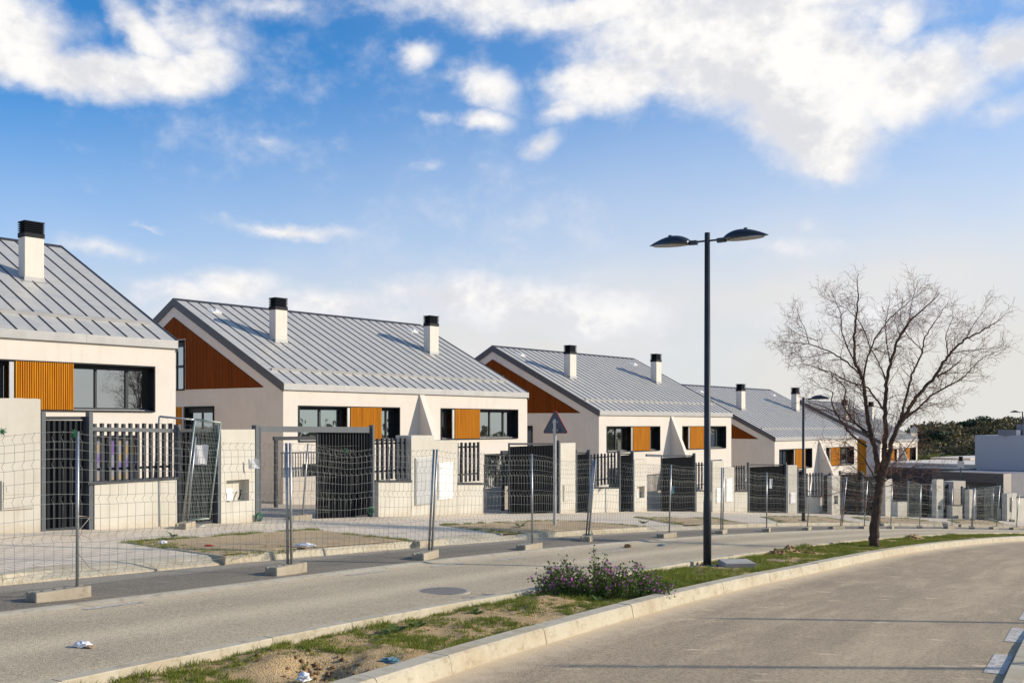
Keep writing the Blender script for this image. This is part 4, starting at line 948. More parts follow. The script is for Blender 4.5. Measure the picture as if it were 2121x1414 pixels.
def mesh_panel(p0,p1,t0,t1,label,seed,group,bulge=.05,wr=.0026,posts=(1,1)):
    "welded wire panel between feet p0,p1 and tops t0,t1 with V folds, hung on two tubes"
    rg=np.random.default_rng(seed); p0,p1,t0,t1=map(np.array,(p0,p1,t0,t1)); O=p0.copy(); root=empty('mesh_fence',tuple(O),0,label,'mesh fence',group)
    L=np.hypot(*(p1-p0)[:2]); nd=np.array([-(p1-p0)[1],(p1-p0)[0],0])/L
    for q_,(a,b) in enumerate(((p0,t0),(p1,t1))):
        if not posts[q_]: continue
        m=MB(); m.tube([tuple(a-O+np.array([0,0,-.04])),tuple(b-O)],.0215,8); m.build('post',M['galv'],root,smooth=True)
    ph=rg.uniform(0,6.28,6); am=rg.uniform(.3,1,6)
    sag=rg.uniform(.02,.09)
    def S(u,v):
        B=p0+(p1-p0)*u[...,None]; Tt=t0+(t1-t0)*u[...,None]; P=B+(Tt-B)*v[...,None]
        w=np.sin(np.pi*u)
        dx=bulge*(am[0]*np.sin(3.1*u+4*v+ph[0])+am[1]*np.sin(7*u+ph[1]+2*v))*w*(.3+v)
        fold=np.zeros_like(v)
        for kv in KINK: fold=np.maximum(fold,np.clip(1-np.abs(v-kv)/.028,0,1))
        dx=dx+fold*.05
        P=P+nd*dx[...,None]; P[...,2]-=sag*w*v**2*(1+.4*np.sin(9*u+ph[2]))+.02*w*np.sin(11*u+ph[3])*v
        return P-O
    nv=max(6,int(L/.13)); vs=[.04]
    for kv in KINK: vs+=[kv-.028,kv,kv+.028]
    vs+=[.22,.46,.69,.88,1.005]; vs=np.array(sorted(set(v for v in vs if v<1.01)))
    uu=(np.arange(nv)+.5)/nv; u=np.repeat(uu[:,None],len(vs),1)+rg.normal(0,.0012,(nv,1)); v=np.repeat(vs[None],nv,0)
    V1,F1=tube_np(S(u,v),wr)
    hv=[.045]
    for kv in KINK: hv+=[kv-.028,kv+.028]
    hv+=[.22,.46,.69,.885]; hv=[h for h in hv if h<1]; m=26; u=np.repeat(np.linspace(0.005,.995,m)[None],len(hv),0); v=np.repeat(np.array(hv)[:,None],m,1)
    v=v+rg.normal(0,.002,(len(hv),1))+.006*np.sin(u*14+ph[4])
    V2,F2=tube_np(S(u,v),wr*1.1); npmesh('wire_mesh',np.concatenate([V1,V2]),np.concatenate([F1,F2+len(V1)]),M['wire'],root)
    return root
def framed_panel(c,nv,nh,label,group,name='framed_fence'):
    "rigid site panel: tube frame c=(bl,br,tr,tl) and dense straight bars"
    c=[np.array(q) for q in c]; O=c[0]; root=empty(name,tuple(O),0,label,'mesh fence',group); c=[q-O for q in c]
    m=MB(); 
    for a,b in ((0,3),(1,2),(0,1),(3,2)): m.tube([tuple(c[a]),tuple(c[b])],.021,8)
    m.build('frame',M['greenf'],root,smooth=True)
    f=lambda u,v:(c[0]*(1-u)+c[1]*u)*(1-v)+(c[3]*(1-u)+c[2]*u)*v
    P=np.array([[f((i+.5)/nv,v) for v in (0,.5,1)] for i in range(nv)]); V1,F1=tube_np(P,.0042); P=np.array([[f(u,(j+.5)/nh) for u in (0,.5,1)] for j in range(nh)]); V2,F2=tube_np(P,.0042)
    npmesh('bar_grid',np.concatenate([V1,V2]),np.concatenate([F1,F2+len(V1)]),M['greenf'],root); return root
def block(px0,px1,ytop,ybot,label,off,group,kind=0):
    cx=(px0+px1)/2; x,y,z=gnd(cx,ybot-2,off); wp=(px1-px0)/F*y; L,w=.72,.24
    best=min((abs(L*abs(math.cos(a))+w*abs(math.sin(a))-wp),a) for a in [R(k) for k in range(0,88,2)])[1]
    view=math.atan2(x,y); a=max(.2,best-view*.3)
    h=.145 if ytop is None else max(.10,min(.17,(ybot-ytop)/F*y*.80))
    m=MB(); hw=w/2; hl=L/2; g=.035; e=.07
    poly=[(-hl,-hw),(hl,-hw),(hl,-e),(hl-g,-e+.015),(hl-g,e-.015),(hl,e),(hl,hw),(-hl,hw),(-hl,e),(-hl+g,e-.015),(-hl+g,-e+.015),(-hl,-e)]
    m.prism(poly,-.02,h); o=m.build('concrete_block',M['block'],bevel=.012,label=label,cat='concrete block',group=group)
    o.location=(x,y,z); sl=math.atan(.05); o.rotation_euler=(R(random.uniform(-1,1)),R(random.uniform(-.5,.5)),a); 
    m=MB()
    for q in (-.22,-.07,.07,.22): m.tube([(q,0,h-.004),(q,0,h+.003)],.021,10)  # flat dark discs paint the shade of open post holes
    m.build('socket_shade',M['anthp'],o); return o,h
random.seed(4)
BG='concrete feet of the temporary fence'
# front row: (base px, base py, top px, top py, block x0,x1,ytop,ybot, leaning?)
FR=[(160,1236,161,893,75,191,1222,1249),(600,1186,597,917,554,635,1174,1198),(891,1154,902,930,855,910,1146,1165),(1103,1136,1101,940,1067,1124,1128,1143),
 (1216,1119,1231,952,1200,1231,1110,1125),(1386,1112,1390,962,1356,1402,1105,1117),(1495,1104,1497,968,1478,1509,1098,1109),(1588,1100,1588,978,1574,1599,1093,1103),
 (1672,1096.5,1680,984,1657,1683,1091,1099),(1742,1095,1752,987,1711,1748,1090,1098),(1790,1094,1797,992,1777,1806,1089,1096),(1845,1094.5,1848,999,1830,1852,1088,1095.5),
 (1905,1094,1907,1004,1894,1912,1087,1094.5),(1972,1094.5,1972,1011,1949,1977,1086,1095.5),(2013,1095,2018,1010,2005,2022,1089,1096),(2064,1095,2071,1005,2041,2066,1090,1096.5),(2105,1096,2111,1024,2086,2112,1091,1097)]
FLAB=['block under the nearest fence post, at the lower left','block with a broken corner under the second pair of fence posts','block under the leaning pair of posts left of the mallow bush','block under the upright post left of the triangular road sign','short block under the leaning pair of posts right of the triangular sign',
 'long block left of the tall street lamp pole','block beneath the post right of the street lamp pole','front block two posts right of the street lamp pole','front block just right of the far street lamp','long front block left of the bare tree','front block hidden partly by the bare tree trunk',
 'front block just right of the bare tree trunk','front block two right of the bare tree trunk','front block with another block stacked behind it','front block before the brown carport','front block fourth from the right edge direction, below the carport pillar','last front block at the right edge of the photo']
pts=[]
for k,(bx,by,tx,ty,x0,x1,yt,yb) in enumerate(FR):
    b=base_pt(bx,by,.01); o,h=block(x0,x1,yt,yb,'concrete '+FLAB[k],.004,BG,1 if k%3 else -1)
    t=np.array([(tx-CX)/F*b[1],b[1],zat(ty,b[1])]); b[2]+=h-.06; pts.append((b,t))
    dx=((x0+x1)/2-bx)/F*b[1]*.9; o.location.x,o.location.y=float(b[0])+dx,float(b[1])+math.tan(o.rotation_euler.z)*dx*.9
    o.location.z=gz(o.location.x,o.location.y,.006)
# panel running off the left edge
d=(pts[1][0]-pts[0][0]); b=pts[0][0]-d*1.0; b[2]=gz(b[0],b[1],.05); tt=b+np.array([.02,0,1.95]); pts=[(b,tt)]+pts
PL=['running out of the photo on the left','between the two nearest blocks','between the second block and the leaning pair of posts','left of the mallow bush','before the triangular road sign','right of the triangular road sign','left of the street lamp pole','just behind the street lamp pole',
 'right of the street lamp pole','before the far street lamp','right of the far street lamp','left of the bare tree trunk','behind the bare tree trunk','right of the bare tree trunk','before the far low walls','before the brown carport','nearly last at the right']
TW={2,3,5,7,10,15}
for k in range(len(pts)-1):
    (b0,t0),(b1,t1)=pts[k],pts[k+1]; X1=np.array([.03,.0,0]); s=X1*(k in TW); e=X1*((k+1) in TW)
    mesh_panel(b0+s,b1-e,t0+s,t1-e,'kerbside wire mesh panel '+PL[k],k+1,FG,bulge=.02+.03*(k in (1,2)),posts=(k==0 or k in TW,1))
block(1949,1966,1082,1089,'small concrete block stacked behind a front block, far right',.13,BG)
# back row along the walls
BK=[(312,1089,330,862,250,322,1089,1103),(622,1077,634,918,592,646,1074,1086),(800,1068,806,924,770,813,1067,1079),(952,1064,955,935,931,968,1063,1073),(1078,1061,1083,945,1058,1097,1060,1070),
 (1200,1059,1203,950,1186,1219,1058,1066),(1300,1058,1298,957,1285,1314,1058,1064),(1386,1058,1385,962,1374,1402,1057,1063),(1460,1059,1462,968,1450,1475,1058,1063),(1541,1058,1543,975,1529,1551,1058,1063),(1607,1059,1614,981,1596,1617,1058,1063),
 (1728,1063,1731,990,1717,1734,1062,1066),(1776,1063,1778,992,1769,1789,1063,1067),(1832,1066,1835,996,1825,1842,1065,1069),(1879,1068,1881,995,1873,1888,1067,1071),(1925,1070,1927,1001,1919,1934,1069,1074),(1962,1072,1964,1008,1955,1972,1072,1076),(2014,1076,2017,1012,2008,2021,1075,1079),(2053,1077,2056,1010,2048,2058,1077,1081),(2094,1079,2098,1020,2090,2102,1078,1083)]
BL=['near the first pedestrian gate','across the open driveway','by the big sliding gate','under the stepped pier','under the second driveway gate','right of the road sign','at the third house low wall','left of the lamp pole near the wall','at the paired piers','at the fourth house gate','left of the cabinet pier','left of the dark niche pier',
 'before the slatted dark gates','right of the trunk near the wall','under the far framed panel','before the long far gate','under the far leaning plank','before the carport gate','under the carport framed panel','last along the far wall']
bp=[]
for k,(bx,by,tx,ty,x0,x1,yt,yb) in enumerate(BK):
    b=base_pt(bx,by+1.5,.17); b[2]=pave_z(b[0],b[1]); o,h=block(x0,x1,yt,yb,'wall side concrete block '+BL[k],.17,BG,1)
    o.location.x=((x0+x1)/2-CX)/F*b[1]; o.location.y=b[1]; o.location.z=pave_z(o.location.x,b[1])+.004
    t=np.array([(tx-CX)/F*b[1],b[1],zat(ty,b[1])]); b[2]+=h-.05; bp.append((b,t))
for k in range(1,len(bp)-1):
    (b0,t0),(b1,t1)=bp[k],bp[k+1]; s=np.array([.05,0,0])
    mesh_panel(b0+s,b1-s*.4,t0+s,t1-s*.4,'wall side wire mesh panel starting '+BL[k],40+k,'wall side temporary fence panels',wr=.0028,bulge=.03)
# leaning framed panels by the first pedestrian gate
def at(px,py,D): return np.array([(px-CX)/F*D,D,zat(py,D)])
b0,t0=bp[0]; D0=b0[1]
mesh_panel(b0,at(379,1084,23.0),t0,at(403,868,23.0),'leaning wire mesh panel with a bright top tube beside the first low wall',77,FG)
m=MB(); rt=empty('fence_brace',tuple(t0),0,'bright galvanised top tube joining two leaning posts left of the framed panel','tube'); q=at(402,869,23.0)-t0; m.tube([(0,0,0),tuple(q)],.021,8); m.build('tube',M['galv'],rt,smooth=True)
framed_panel((at(378,1078,23.0),at(434,1073,23.2),at(457,875,23.2),at(404,868,23.0)),16,26,'tall framed panel with dense bars leaning by the first pedestrian gate',FG)
o,h=block(371,397,1083,1098,'concrete block under the tall leaning framed panel',.17,BG); o.location.z=pave_z(o.location.x,o.location.y)+.004
m=MB(); a_,b_2=at(398,1080,22.6)-at(398,1080,22.6),at(405,905,22.6)-at(388,1080,22.6); rt=empty('leaning_post',tuple(at(388,1080,22.6)),0,'thin galvanised post leaning in front of the tall framed panel','post'); m.tube([(0,0,0),tuple(b_2)],.021,8); m.build('tube',M['galv'],rt,smooth=True)
framed_panel((at(1880,1067,56),at(1908,1069,55.5),at(1908,1003,55.5),at(1880,995,56)),14,20,'upright framed panel standing in front of the long far gate',FG)
framed_panel((at(2040,1076,58),at(2068,1079,57.5),at(2070,1006,57.5),at(2040,1010,58)),14,20,'upright framed panel standing before the brown carport',FG)
# ---- papers, ties and cables
def sheet(px0,py0,px1,py1,D,skew,label,mt='paper',name='paper_notice',n=7,cat='notice'):
    c=at((px0+px1)/2,(py0+py1)/2,D); root=MB(); w=(px1-px0)/F*D; h=(py1-py0)/F*D
    for i in range(n):
        for j in range(n): u=i/(n-1)-.5; v=j/(n-1)-.5; root.v.append((u*w+skew*v*h,.012*math.sin(7*u+3*v)+.3*u*w,v*h+.01*math.sin(9*u)))
    for i in range(n-1):
        for j in range(n-1): a=i*n+j; root.f.append((a,a+n,a+n+1,a+1))
    o=root.build(name,M[mt],label=label,cat=cat); o.location=tuple(c); s=o.modifiers.new('s','SOLIDIFY'); s.thickness=.002; return o
sheet(404,921,429,961,22.9,.12,'white paper notice on the tall leaning framed panel')
sheet(515,950,537,970,24.9,0,'small torn white paper on the edge of the niche pier')
sheet(1593,991,1600,1011,42,.1,'white paper hanging on the fence in front of the fourth house')
sheet(1391,1006,1397,1022,30.0,.1,'pale blue rag hanging on the fence left of the street lamp','bluec','rag',cat='rag')
def knot(px,py,D,r,label,mt='twine',name='twine_knot',cat='twine'):
    rg=random.Random(int(px)); m=MB(); c=at(px,py,D)
    for _ in range(16):
        a=[Vector((rg.gauss(0,r),rg.gauss(0,r*.6),rg.gauss(0,r*1.1))) for _ in range(3)]; m.tube([Vector((0,0,0)),a[0]*.7,a[1]*.7,a[2]*.7],.003,4)
    o=m.build(name,M[mt],label=label,cat=cat); o.location=tuple(c); return o
f1=pts[1][0][1]; knot(155,899,f1-.03,.035,'green twine knot at the top of the nearest fence post'); knot(5,893,12.3,.03,'green twine knot on the top wire at the left edge'); knot(716,933,17.2,.028,'green twine knot on the mesh in front of the big sliding gate')
def coil(px,py,D,r,label):
    m=MB(); c=at(px,py,D)
    for k in range(4): m.tube([(r*(1-.08*k)*math.cos(t),.03*math.sin(t*2+k),r*(1.2-.1*k)*math.sin(t)) for t in np.linspace(0,6.28,22)],.007,5)
    o=m.build('cable_coil',M['twine'],label=label,cat='cable'); o.location=tuple(c)
coil(537,1070,25.2,.085,'green cable coil at the foot of the niche pier'); coil(768,1057,28.4,.09,'green cable coil at the foot of the big sliding gate post')
m=MB(); z_=[at(160,1068,f1),at(187,1070,f1+.6),at(160,1103,f1),at(189,1117,f1+.6),at(160,1143,f1),at(186,1176,f1+.6),at(160,1190,f1)]; c=z_[0]
m.tube([tuple(q-c) for q in z_],.005,4); o=m.build('twine_lacing',M['tape'],label='pale twine zigzagging beside the nearest fence post',cat='twine'); o.location=tuple(c)
# ================================================================ STREET LAMPS AND SIGN
def lamp_head(root,ang,L,tilt,x0,z,sgn):
    "clam-shaped lantern: domed top, flat lens below"
    Mx=Matrix.Translation((0,0,z))@Matrix.Rotation(ang,4,'Z')@Matrix.Translation((x0,0,0))@Matrix.Rotation(tilt,4,'Y')
    m=MB(); n=22; k=14
    for i in range(n+1):
        t=i/n; w=.20*(math.sin(math.pi*min(1,t**.62*.97+.03)))**.8*(1 if t<.98 else .4)+.006; hgt=.165*math.sin(math.pi*(t**.8*.94+.06))**.9
        for j in range(k): a=math.pi*j/(k-1); m.v.append(tuple(Mx@Vector((t*L,math.cos(a)*w,math.sin(a)*hgt))))
    for i in range(n):
        for j in range(k-1): a=i*k+j; m.f.append((a,a+1,a+k+1,a+k))
        a=i*k; m.f.append((a,a+k,a+2*k-1,a+k-1))
    m.f.append(tuple(range(k))); m.f.append(tuple(n*k+j for j in range(k))[::-1])
    h=m.build('lantern',M['lampd'],root,smooth=False); 
    m=MB(); m.box(-.12,.05,-.045,.045,-.03,.05,Mx); m.build('bracket',M['lampd'],h,bevel=.008)
    m=MB(); P=[]
    for j in range(20): a=2*math.pi*j/20; P.append((L*.5+L*.40*math.cos(a),.15*math.sin(a)))
    m.prism(P,-.022,-.002,Mx); m.build('lens',M['fascial'],h)
    m=MB(); m.tube([tuple(Mx@Vector((L*.5,0,.14))),tuple(Mx@Vector((L*.5,0,.178)))],.04,10); m.build('sensor_cap',M['lampd'],h)
def street_lamp(px,py,ytop,off,arms,label,r0=.075,r1=.05,L=.84,zo=.15,far=0):
    x,y,z=gnd(px,py,off)
    if far: x,y=(px-CX)/F*far,far; z=gz(x,y)
    H=zat(ytop,y)-z; root=empty('street_lamp',(x,y,z),0,label,'street lamp')
    m=MB(); m.tube([(0,0,0),(0,0,1.2),(0,0,1.25),(0,0,H)],[r0,r0*.97,r0*.86,r1],20); m.build('pole',M['lampd'] if 0 else M['anth'],root,smooth=True,bevel=0)
    m=MB(); m.tube([(0,0,0),(0,0,.012),(0,0,.03),(0,0,.055)],[.2,.2,.12,r0+.004],20); m.build('base_flange',M['anth'],root)
    for k in range(4):
        a=math.pi/4+k*math.pi/2; m=MB(); cx,cy=.215*math.cos(a),.215*math.sin(a); m.tube([(cx,cy,-.03),(cx,cy,.075)],.011,6); m.tube([(cx,cy,.02),(cx,cy,.04)],.022,6); m.build('bolt',M['rust'],root)
    for ang in arms:
        m=MB(); c,s=math.cos(ang),math.sin(ang); m.tube([(0,0,H-zo),(c*.2,s*.2,H-zo+.0),(c*.31,s*.31,H-zo)],.018,8); m.build('arm',M['lampd'],root)
        lamp_head(root,ang,L,R(-1.5),.31,H-zo-.02,1)
    return root
AA=math.atan2(.51,-.86)
street_lamp(1465,1174,482,.05,(AA,AA+math.pi),'tall double-headed dark street lamp standing on the median')
street_lamp(1664,1079,822,.17,(AA+math.pi,),'single-headed dark street lamp far down the pavement beside the bare tree',L=.85,zo=.08)
x=(2118-CX)/F*93; street_lamp(2118,1086,852,.17,(AA,),'far street lamp whose top shows above the white block at the right edge',r0=.08,r1=.05,L=.75,zo=.05,far=93.)
# concrete pad, hatch
def slab(px,py,off,sx,sy,h,ang,label,name,mt,cat,tilt=0,z0=-.06):
    x,y,z=gnd(px,py,off); m=MB(); m.box(-sx/2,sx/2,-sy/2,sy/2,z0,h); o=m.build(name,M[mt],bevel=.012,label=label,cat=cat); o.location=(x,y,z); o.rotation_euler=(tilt,0,ang); return o
slab(1466,1177,.04,.62,.62,.03,.4,'concrete footing under the tall double street lamp','concrete_footing','concrete','footing')
slab(1537,1179,.03,.78,.62,.03,.25,'flat base slab under the thick concrete hatch cover','base_slab','brick','slab')
o=slab(1526,1176,.065,.56,.50,.13,.1,'thick concrete hatch cover lying beside the tall street lamp','hatch_cover','concrete','hatch cover',R(2),0.)
m=MB(); m.tube([(-.08,0,.09),(-.08,0,.12),(.05,0,.12),(.05,0,.09)],.006,5); m.build('lifting_loop',M['rust'],o)
slab(1606,1163,.07,.36,.22,.03,-.3,'broken brown tile lying on the grass right of the hatch cover','broken_tile','brick','tile',R(6))
slab(1172,1226,.07,.30,.2,.012,.2,'pale flat sheet lying at the foot of the mallow bush','fallen_sheet','paper','sheet',R(4),0)
# triangular sign seen from behind
x,y,z=gnd(1149,1088,.17); root=empty('road_sign',(x,y,z),R(-24),'triangular road sign seen from behind on a pale steel post','road sign')
H=zat(868,y)-z; m=MB(); m.box(-.04,.04,-.03,.03,-.05,H); m.build('post',M['post'],root,bevel=.004)
def tri(s,r,n=5):
    out=[]; 
    for k in range(3):
        a=math.pi/2+k*2*math.pi/3; cx,cz=(s/math.sqrt(3)-2*r)*math.cos(a),(s/math.sqrt(3)-2*r)*math.sin(a)
        for q in range(n): b=a+(q/(n-1)-.5)*2*math.pi/3; out.append((cx+r*math.cos(b),cz+r*math.sin(b)))
    return out
zc=zat(880.5,y)-z; s_=.80
m=MB(); Mx=Matrix.Translation((0,.045,zc))@Matrix.Rotation(R(90),4,'X'); m.prism(tri(s_,.04),-.012,.0,Mx); pl=m.build('sign_plate',M['signback'],root)
m=MB(); T1,T2=tri(s_+.012,.045),tri(s_-.03,.036); n=len(T1)
for k in range(n):
    k2=(k+1)%n; P=[(T1[k][0],.045,zc+T1[k][1]),(T1[k2][0],.045,zc+T1[k2][1]),(T2[k2][0],.045,zc+T2[k2][1]),(T2[k][0],.045,zc+T2[k][1])]; P+=[(a,.066,b) for a,_,b in P]; m.hexa(P)
m.build('rim',M['redrim'],pl)
m=MB(); m.box(-.09,.09,.035,.045,H-.10,H-.05); m.box(-.09,.09,.035,.045,H-.34,H-.29); m.build('bracket',M['galv'],pl)
m=MB(); m.box(.13,.17,.031,.033,zc-.14,zc-.10); m.box(.12,.19,.031,.033,zc-.185,zc-.17); m.build('maker_label',M['anthp'],pl)
# poles and a tree outside the right edge of the photo (their shadows cross the road)
for k,(tx,ty,h,lab) in enumerate(((1150,1379,6.3,'street lamp across the road, outside the right edge, casting the front shadow'),(1475,1280,5.2,'street lamp across the road, outside the right edge, casting the second shadow'))):
    tip=gnd(tx,ty,0); dist=h/math.tan(R(SUN_EL)); x=tip[0]+dist*math.sin(R(SUN_AZ)); y=tip[1]+dist*math.cos(R(SUN_AZ)); z=tip[2]+.0; zg=gz(x,y)-.1
    root=empty('street_lamp',(x,y,zg),0,lab,'street lamp'); m=MB(); m.tube([(0,0,0),(0,0,h+z-zg)],[.07,.045],10); m.build('pole',M['anth'],root,smooth=True)
# ================================================================ MANHOLE, LITTER
x,y,z=gnd(918,1224.5,.003); rr=.33
m=MB()
m.tube([(0,0,-.02),(0,0,.006)],rr*1.13,40); o=m.build('manhole_cover',M['concrete'],label='round cast iron manhole cover in the far carriageway',cat='manhole cover'); o.location=(x,y,z)
m=MB(); m.tube([(0,0,0),(0,0,.010)],rr,40); q=m.build('lid',M['cast'],o)
def litter(px,py,off,r,label,mt,flat=.5,name='litter',cat='litter',seed=1,el=1.):
    rg=random.Random(seed); x,y,z=gnd(px,py,off); import bmesh
    bm=bmesh.new(); bmesh.ops.create_icosphere(bm,subdivisions=3,radius=r)
    for v in bm.verts:
        d=mn.noise(v.co*(2.2/r)+Vector((seed,0,0)))*.9+mn.noise(v.co*(5/r)+Vector((seed,3,0)))*.45; v.co*=1+d*.55; v.co.z*=flat; v.co.x*=el; v.co.z=max(v.co.z,-r*.15)
    me=bpy.data.meshes.new(name); bm.to_mesh(me); bm.free(); me.materials.append(M[mt]); o=bpy.data.objects.new(name,me); COL.objects.link(o); o.location=(x,y,z+r*.12); return tag(o,label,cat)
litter(170,1338,.01,.055,'crumpled white wrapper lying on the far carriageway','bag',.7,'crumpled_wrapper',seed=3,el=1.5); litter(186,1340,.01,.028,'small brown scrap beside the crumpled wrapper','brick',.6,'scrap',seed=4,el=1.4)
litter(629,1408,.08,.05,'crumpled white bag in the dug hole at the bottom edge','bag',1.,'crumpled_bag',seed=5); litter(808,1371,.09,.06,'blue cloth scrap lying on the grass by the near kerb','bluec',.5,'cloth_scrap',seed=6,el=1.5)
litter(338,1124,.2,.07,'white plastic scrap on the nearest planting bed','bag',.5,'plastic_scrap',seed=7); litter(433,1130,.19,.05,'small red scrap on the nearest planting bed','redp',.4,'red_scrap',seed=8,el=1.6); litter(632,1130,.2,.1,'dusty white lump behind the second pair of fence posts','bag',.4,'plastic_lump',seed=9,el=1.6)
litter(1300,1132,.02,.085,'brown clod of earth lying on the gutter strip','dug',.7,'clod',seed=10); litter(1370,1129,.02,.07,'pale blue scrap beside the dark patch in the gutter','bluec',.35,'cloth_scrap',seed=11,el=1.4)
# loose stones
rg=random.Random(8); 
# leaning plank and boards
o=slab(1960,1072,.2,.3,.05,1.1,.2,'white plank leaning against the far niche pier','leaning_plank','paper','plank',R(-8)); o.rotation_euler=(R(-10),R(-14),.3)
slab(30,1112,.16,2.2,.3,.05,.45,'weathered timber board lying at the foot of the tall left pier','timber_board','beige','board',0,0)
slab(402,1092,.17,.5,.25,.06,-.5,'broken pale slab beside the block of the leaning framed panel','broken_slab','concrete','slab',R(12),0)
# ================================================================ BARE TREE
def zpt(zx,zy): return (1560+.2687*zx,520+.2687*zy)
def build_tree(px,py,D0,limbs,seed,label,extra=None):
    rg=np.random.default_rng(seed); x0,y0,z0=gnd(px,py,.06); D0=y0; root=empty('bare_tree',(x0,y0,z0),0,label,'tree')
    O=np.array([x0,y0,z0]); tr=MB(); tw=[]   # twigs: polylines by radius
    def spline(P,n):
        P=np.array(P,float); d=np.r_[0,np.cumsum(np.linalg.norm(np.diff(P,axis=0),axis=1))]; t=np.linspace(0,d[-1],n)
        Q=np.stack([np.interp(t,d,P[:,k]) for k in range(P.shape[1])],1)
        for _ in range(2): Q[1:-1]=(Q[:-2]+2*Q[1:-1]+Q[2:])/4
        return Q
    twl={4:[],3:[]}
    def grow(Q,r0,r1,level):
        L=np.linalg.norm(np.diff(Q,axis=0),axis=1).sum(); sp={1:.15,2:.085,3:.11}[level]; n=int(L/sp)
        for k in range(n):
            t=(k+rg.uniform(.1,.9))/n
            if level==1 and t<.12: continue
            i=min(int(t*(len(Q)-1)),len(Q)-2); p=Q[i]+(Q[i+1]-Q[i])*(t*(len(Q)-1)-i); d=Q[i+1]-Q[i]; d/=np.linalg.norm(d)+1e-9
            s=rg.normal(size=3); s-=d*(s@d); s/=np.linalg.norm(s)+1e-9; out=p*np.array([.25,.25,0]); 
            ln={1:rg.uniform(.4,1.15)*(1.04-.62*t),2:rg.uniform(.16,.48)*(1.1-.4*t),3:rg.uniform(.08,.26)}[level]
            dv_=d*rg.uniform(.35,.8)+s*rg.uniform(.6,1.)+out*.15; dv_/=np.linalg.norm(dv_); m=7 if level<3 else 4; up=rg.uniform(.1,.75)*(1 if rg.random()<.8 else -1); P=[p]; c=dv_.copy()
            for q in range(m-1):
                c=c+np.array([0,0,up*.16])+rg.normal(size=3)*.14; c/=np.linalg.norm(c); P.append(P[-1]+c*ln/(m-1))
            P=np.array(P); rr=(r0+(r1-r0)*t)
            if level==1: ra=min(rr*.55,.014); twl[4].append((P,ra,.0028))
            elif level==2: twl[4].append((P,.0036,.0017))
            else: twl[3].append((P,.0024,.0016))
            if level<3: grow(P,max(ra,.005) if level==1 else .003,.002,level+1)
    for (pl,r0,r1,dd) in limbs:
        if r0<.1: r0*=.86
        n=len(pl); P=[]
        for k,(a,b) in enumerate(pl):
            D=D0+dd*(k/(n-1))**1.2; q=np.array([(a-CX)/F*D,D,zat(b,D)])-O; P.append(q)
        Q=spline(P,max(10,n*5)); Q[1:]+=rg.normal(size=(len(Q)-1,3))*np.minimum(.012,r0*.35); rad=np.linspace(1,0,len(Q))**.85*(r0-r1)+r1
        tr.tube([tuple(q) for q in Q],list(rad),9 if r0>.05 else 6); 
        if r0<.1: grow(Q,r0,r1,1)
    tr.build('trunk',M['bark'],root,smooth=True)
    Vs=[];Fs=[];off=0
    for key,ls in twl.items():
        by={}
        for P,a,b in ls: by.setdefault(len(P),[]).append((P,a,b))
        for m_,l in by.items():
            PP=np.array([q[0] for q in l]); V,Fq=tube_np(PP,1.0); base=np.repeat(PP.reshape(-1,3),3,0); rr=np.array([np.linspace(q[1],q[2],m_) for q in l]).reshape(-1); V=base+(V-base)*np.repeat(rr,3)[:,None]
            Vs.append(V); Fs.append(Fq+off); off+=len(V)
            # buds near the tips
            tips=PP[:,-3:].reshape(-1,3); tips=tips+rg.normal(size=tips.shape)*.004; s=.0055; oc=np.array([(s,0,0),(0,s,0),(-s,0,0),(0,-s,0)])
            B=(tips[:,None,:]+oc[None]).reshape(-1,3); B2=(tips[:,None,:]+np.array([(s,0,0),(0,0,s),(-s,0,0),(0,0,-s)])[None]).reshape(-1,3)
            for X_ in (B,B2): Vs.append(X_); Fs.append(quads(X_)+off); off+=len(X_)
    npmesh('crown',np.concatenate(Vs),np.concatenate(Fs),M['twig'],root)
    return root
Z=lambda *p:[zpt(a,b) for a,b in p]
K=(1822,985)
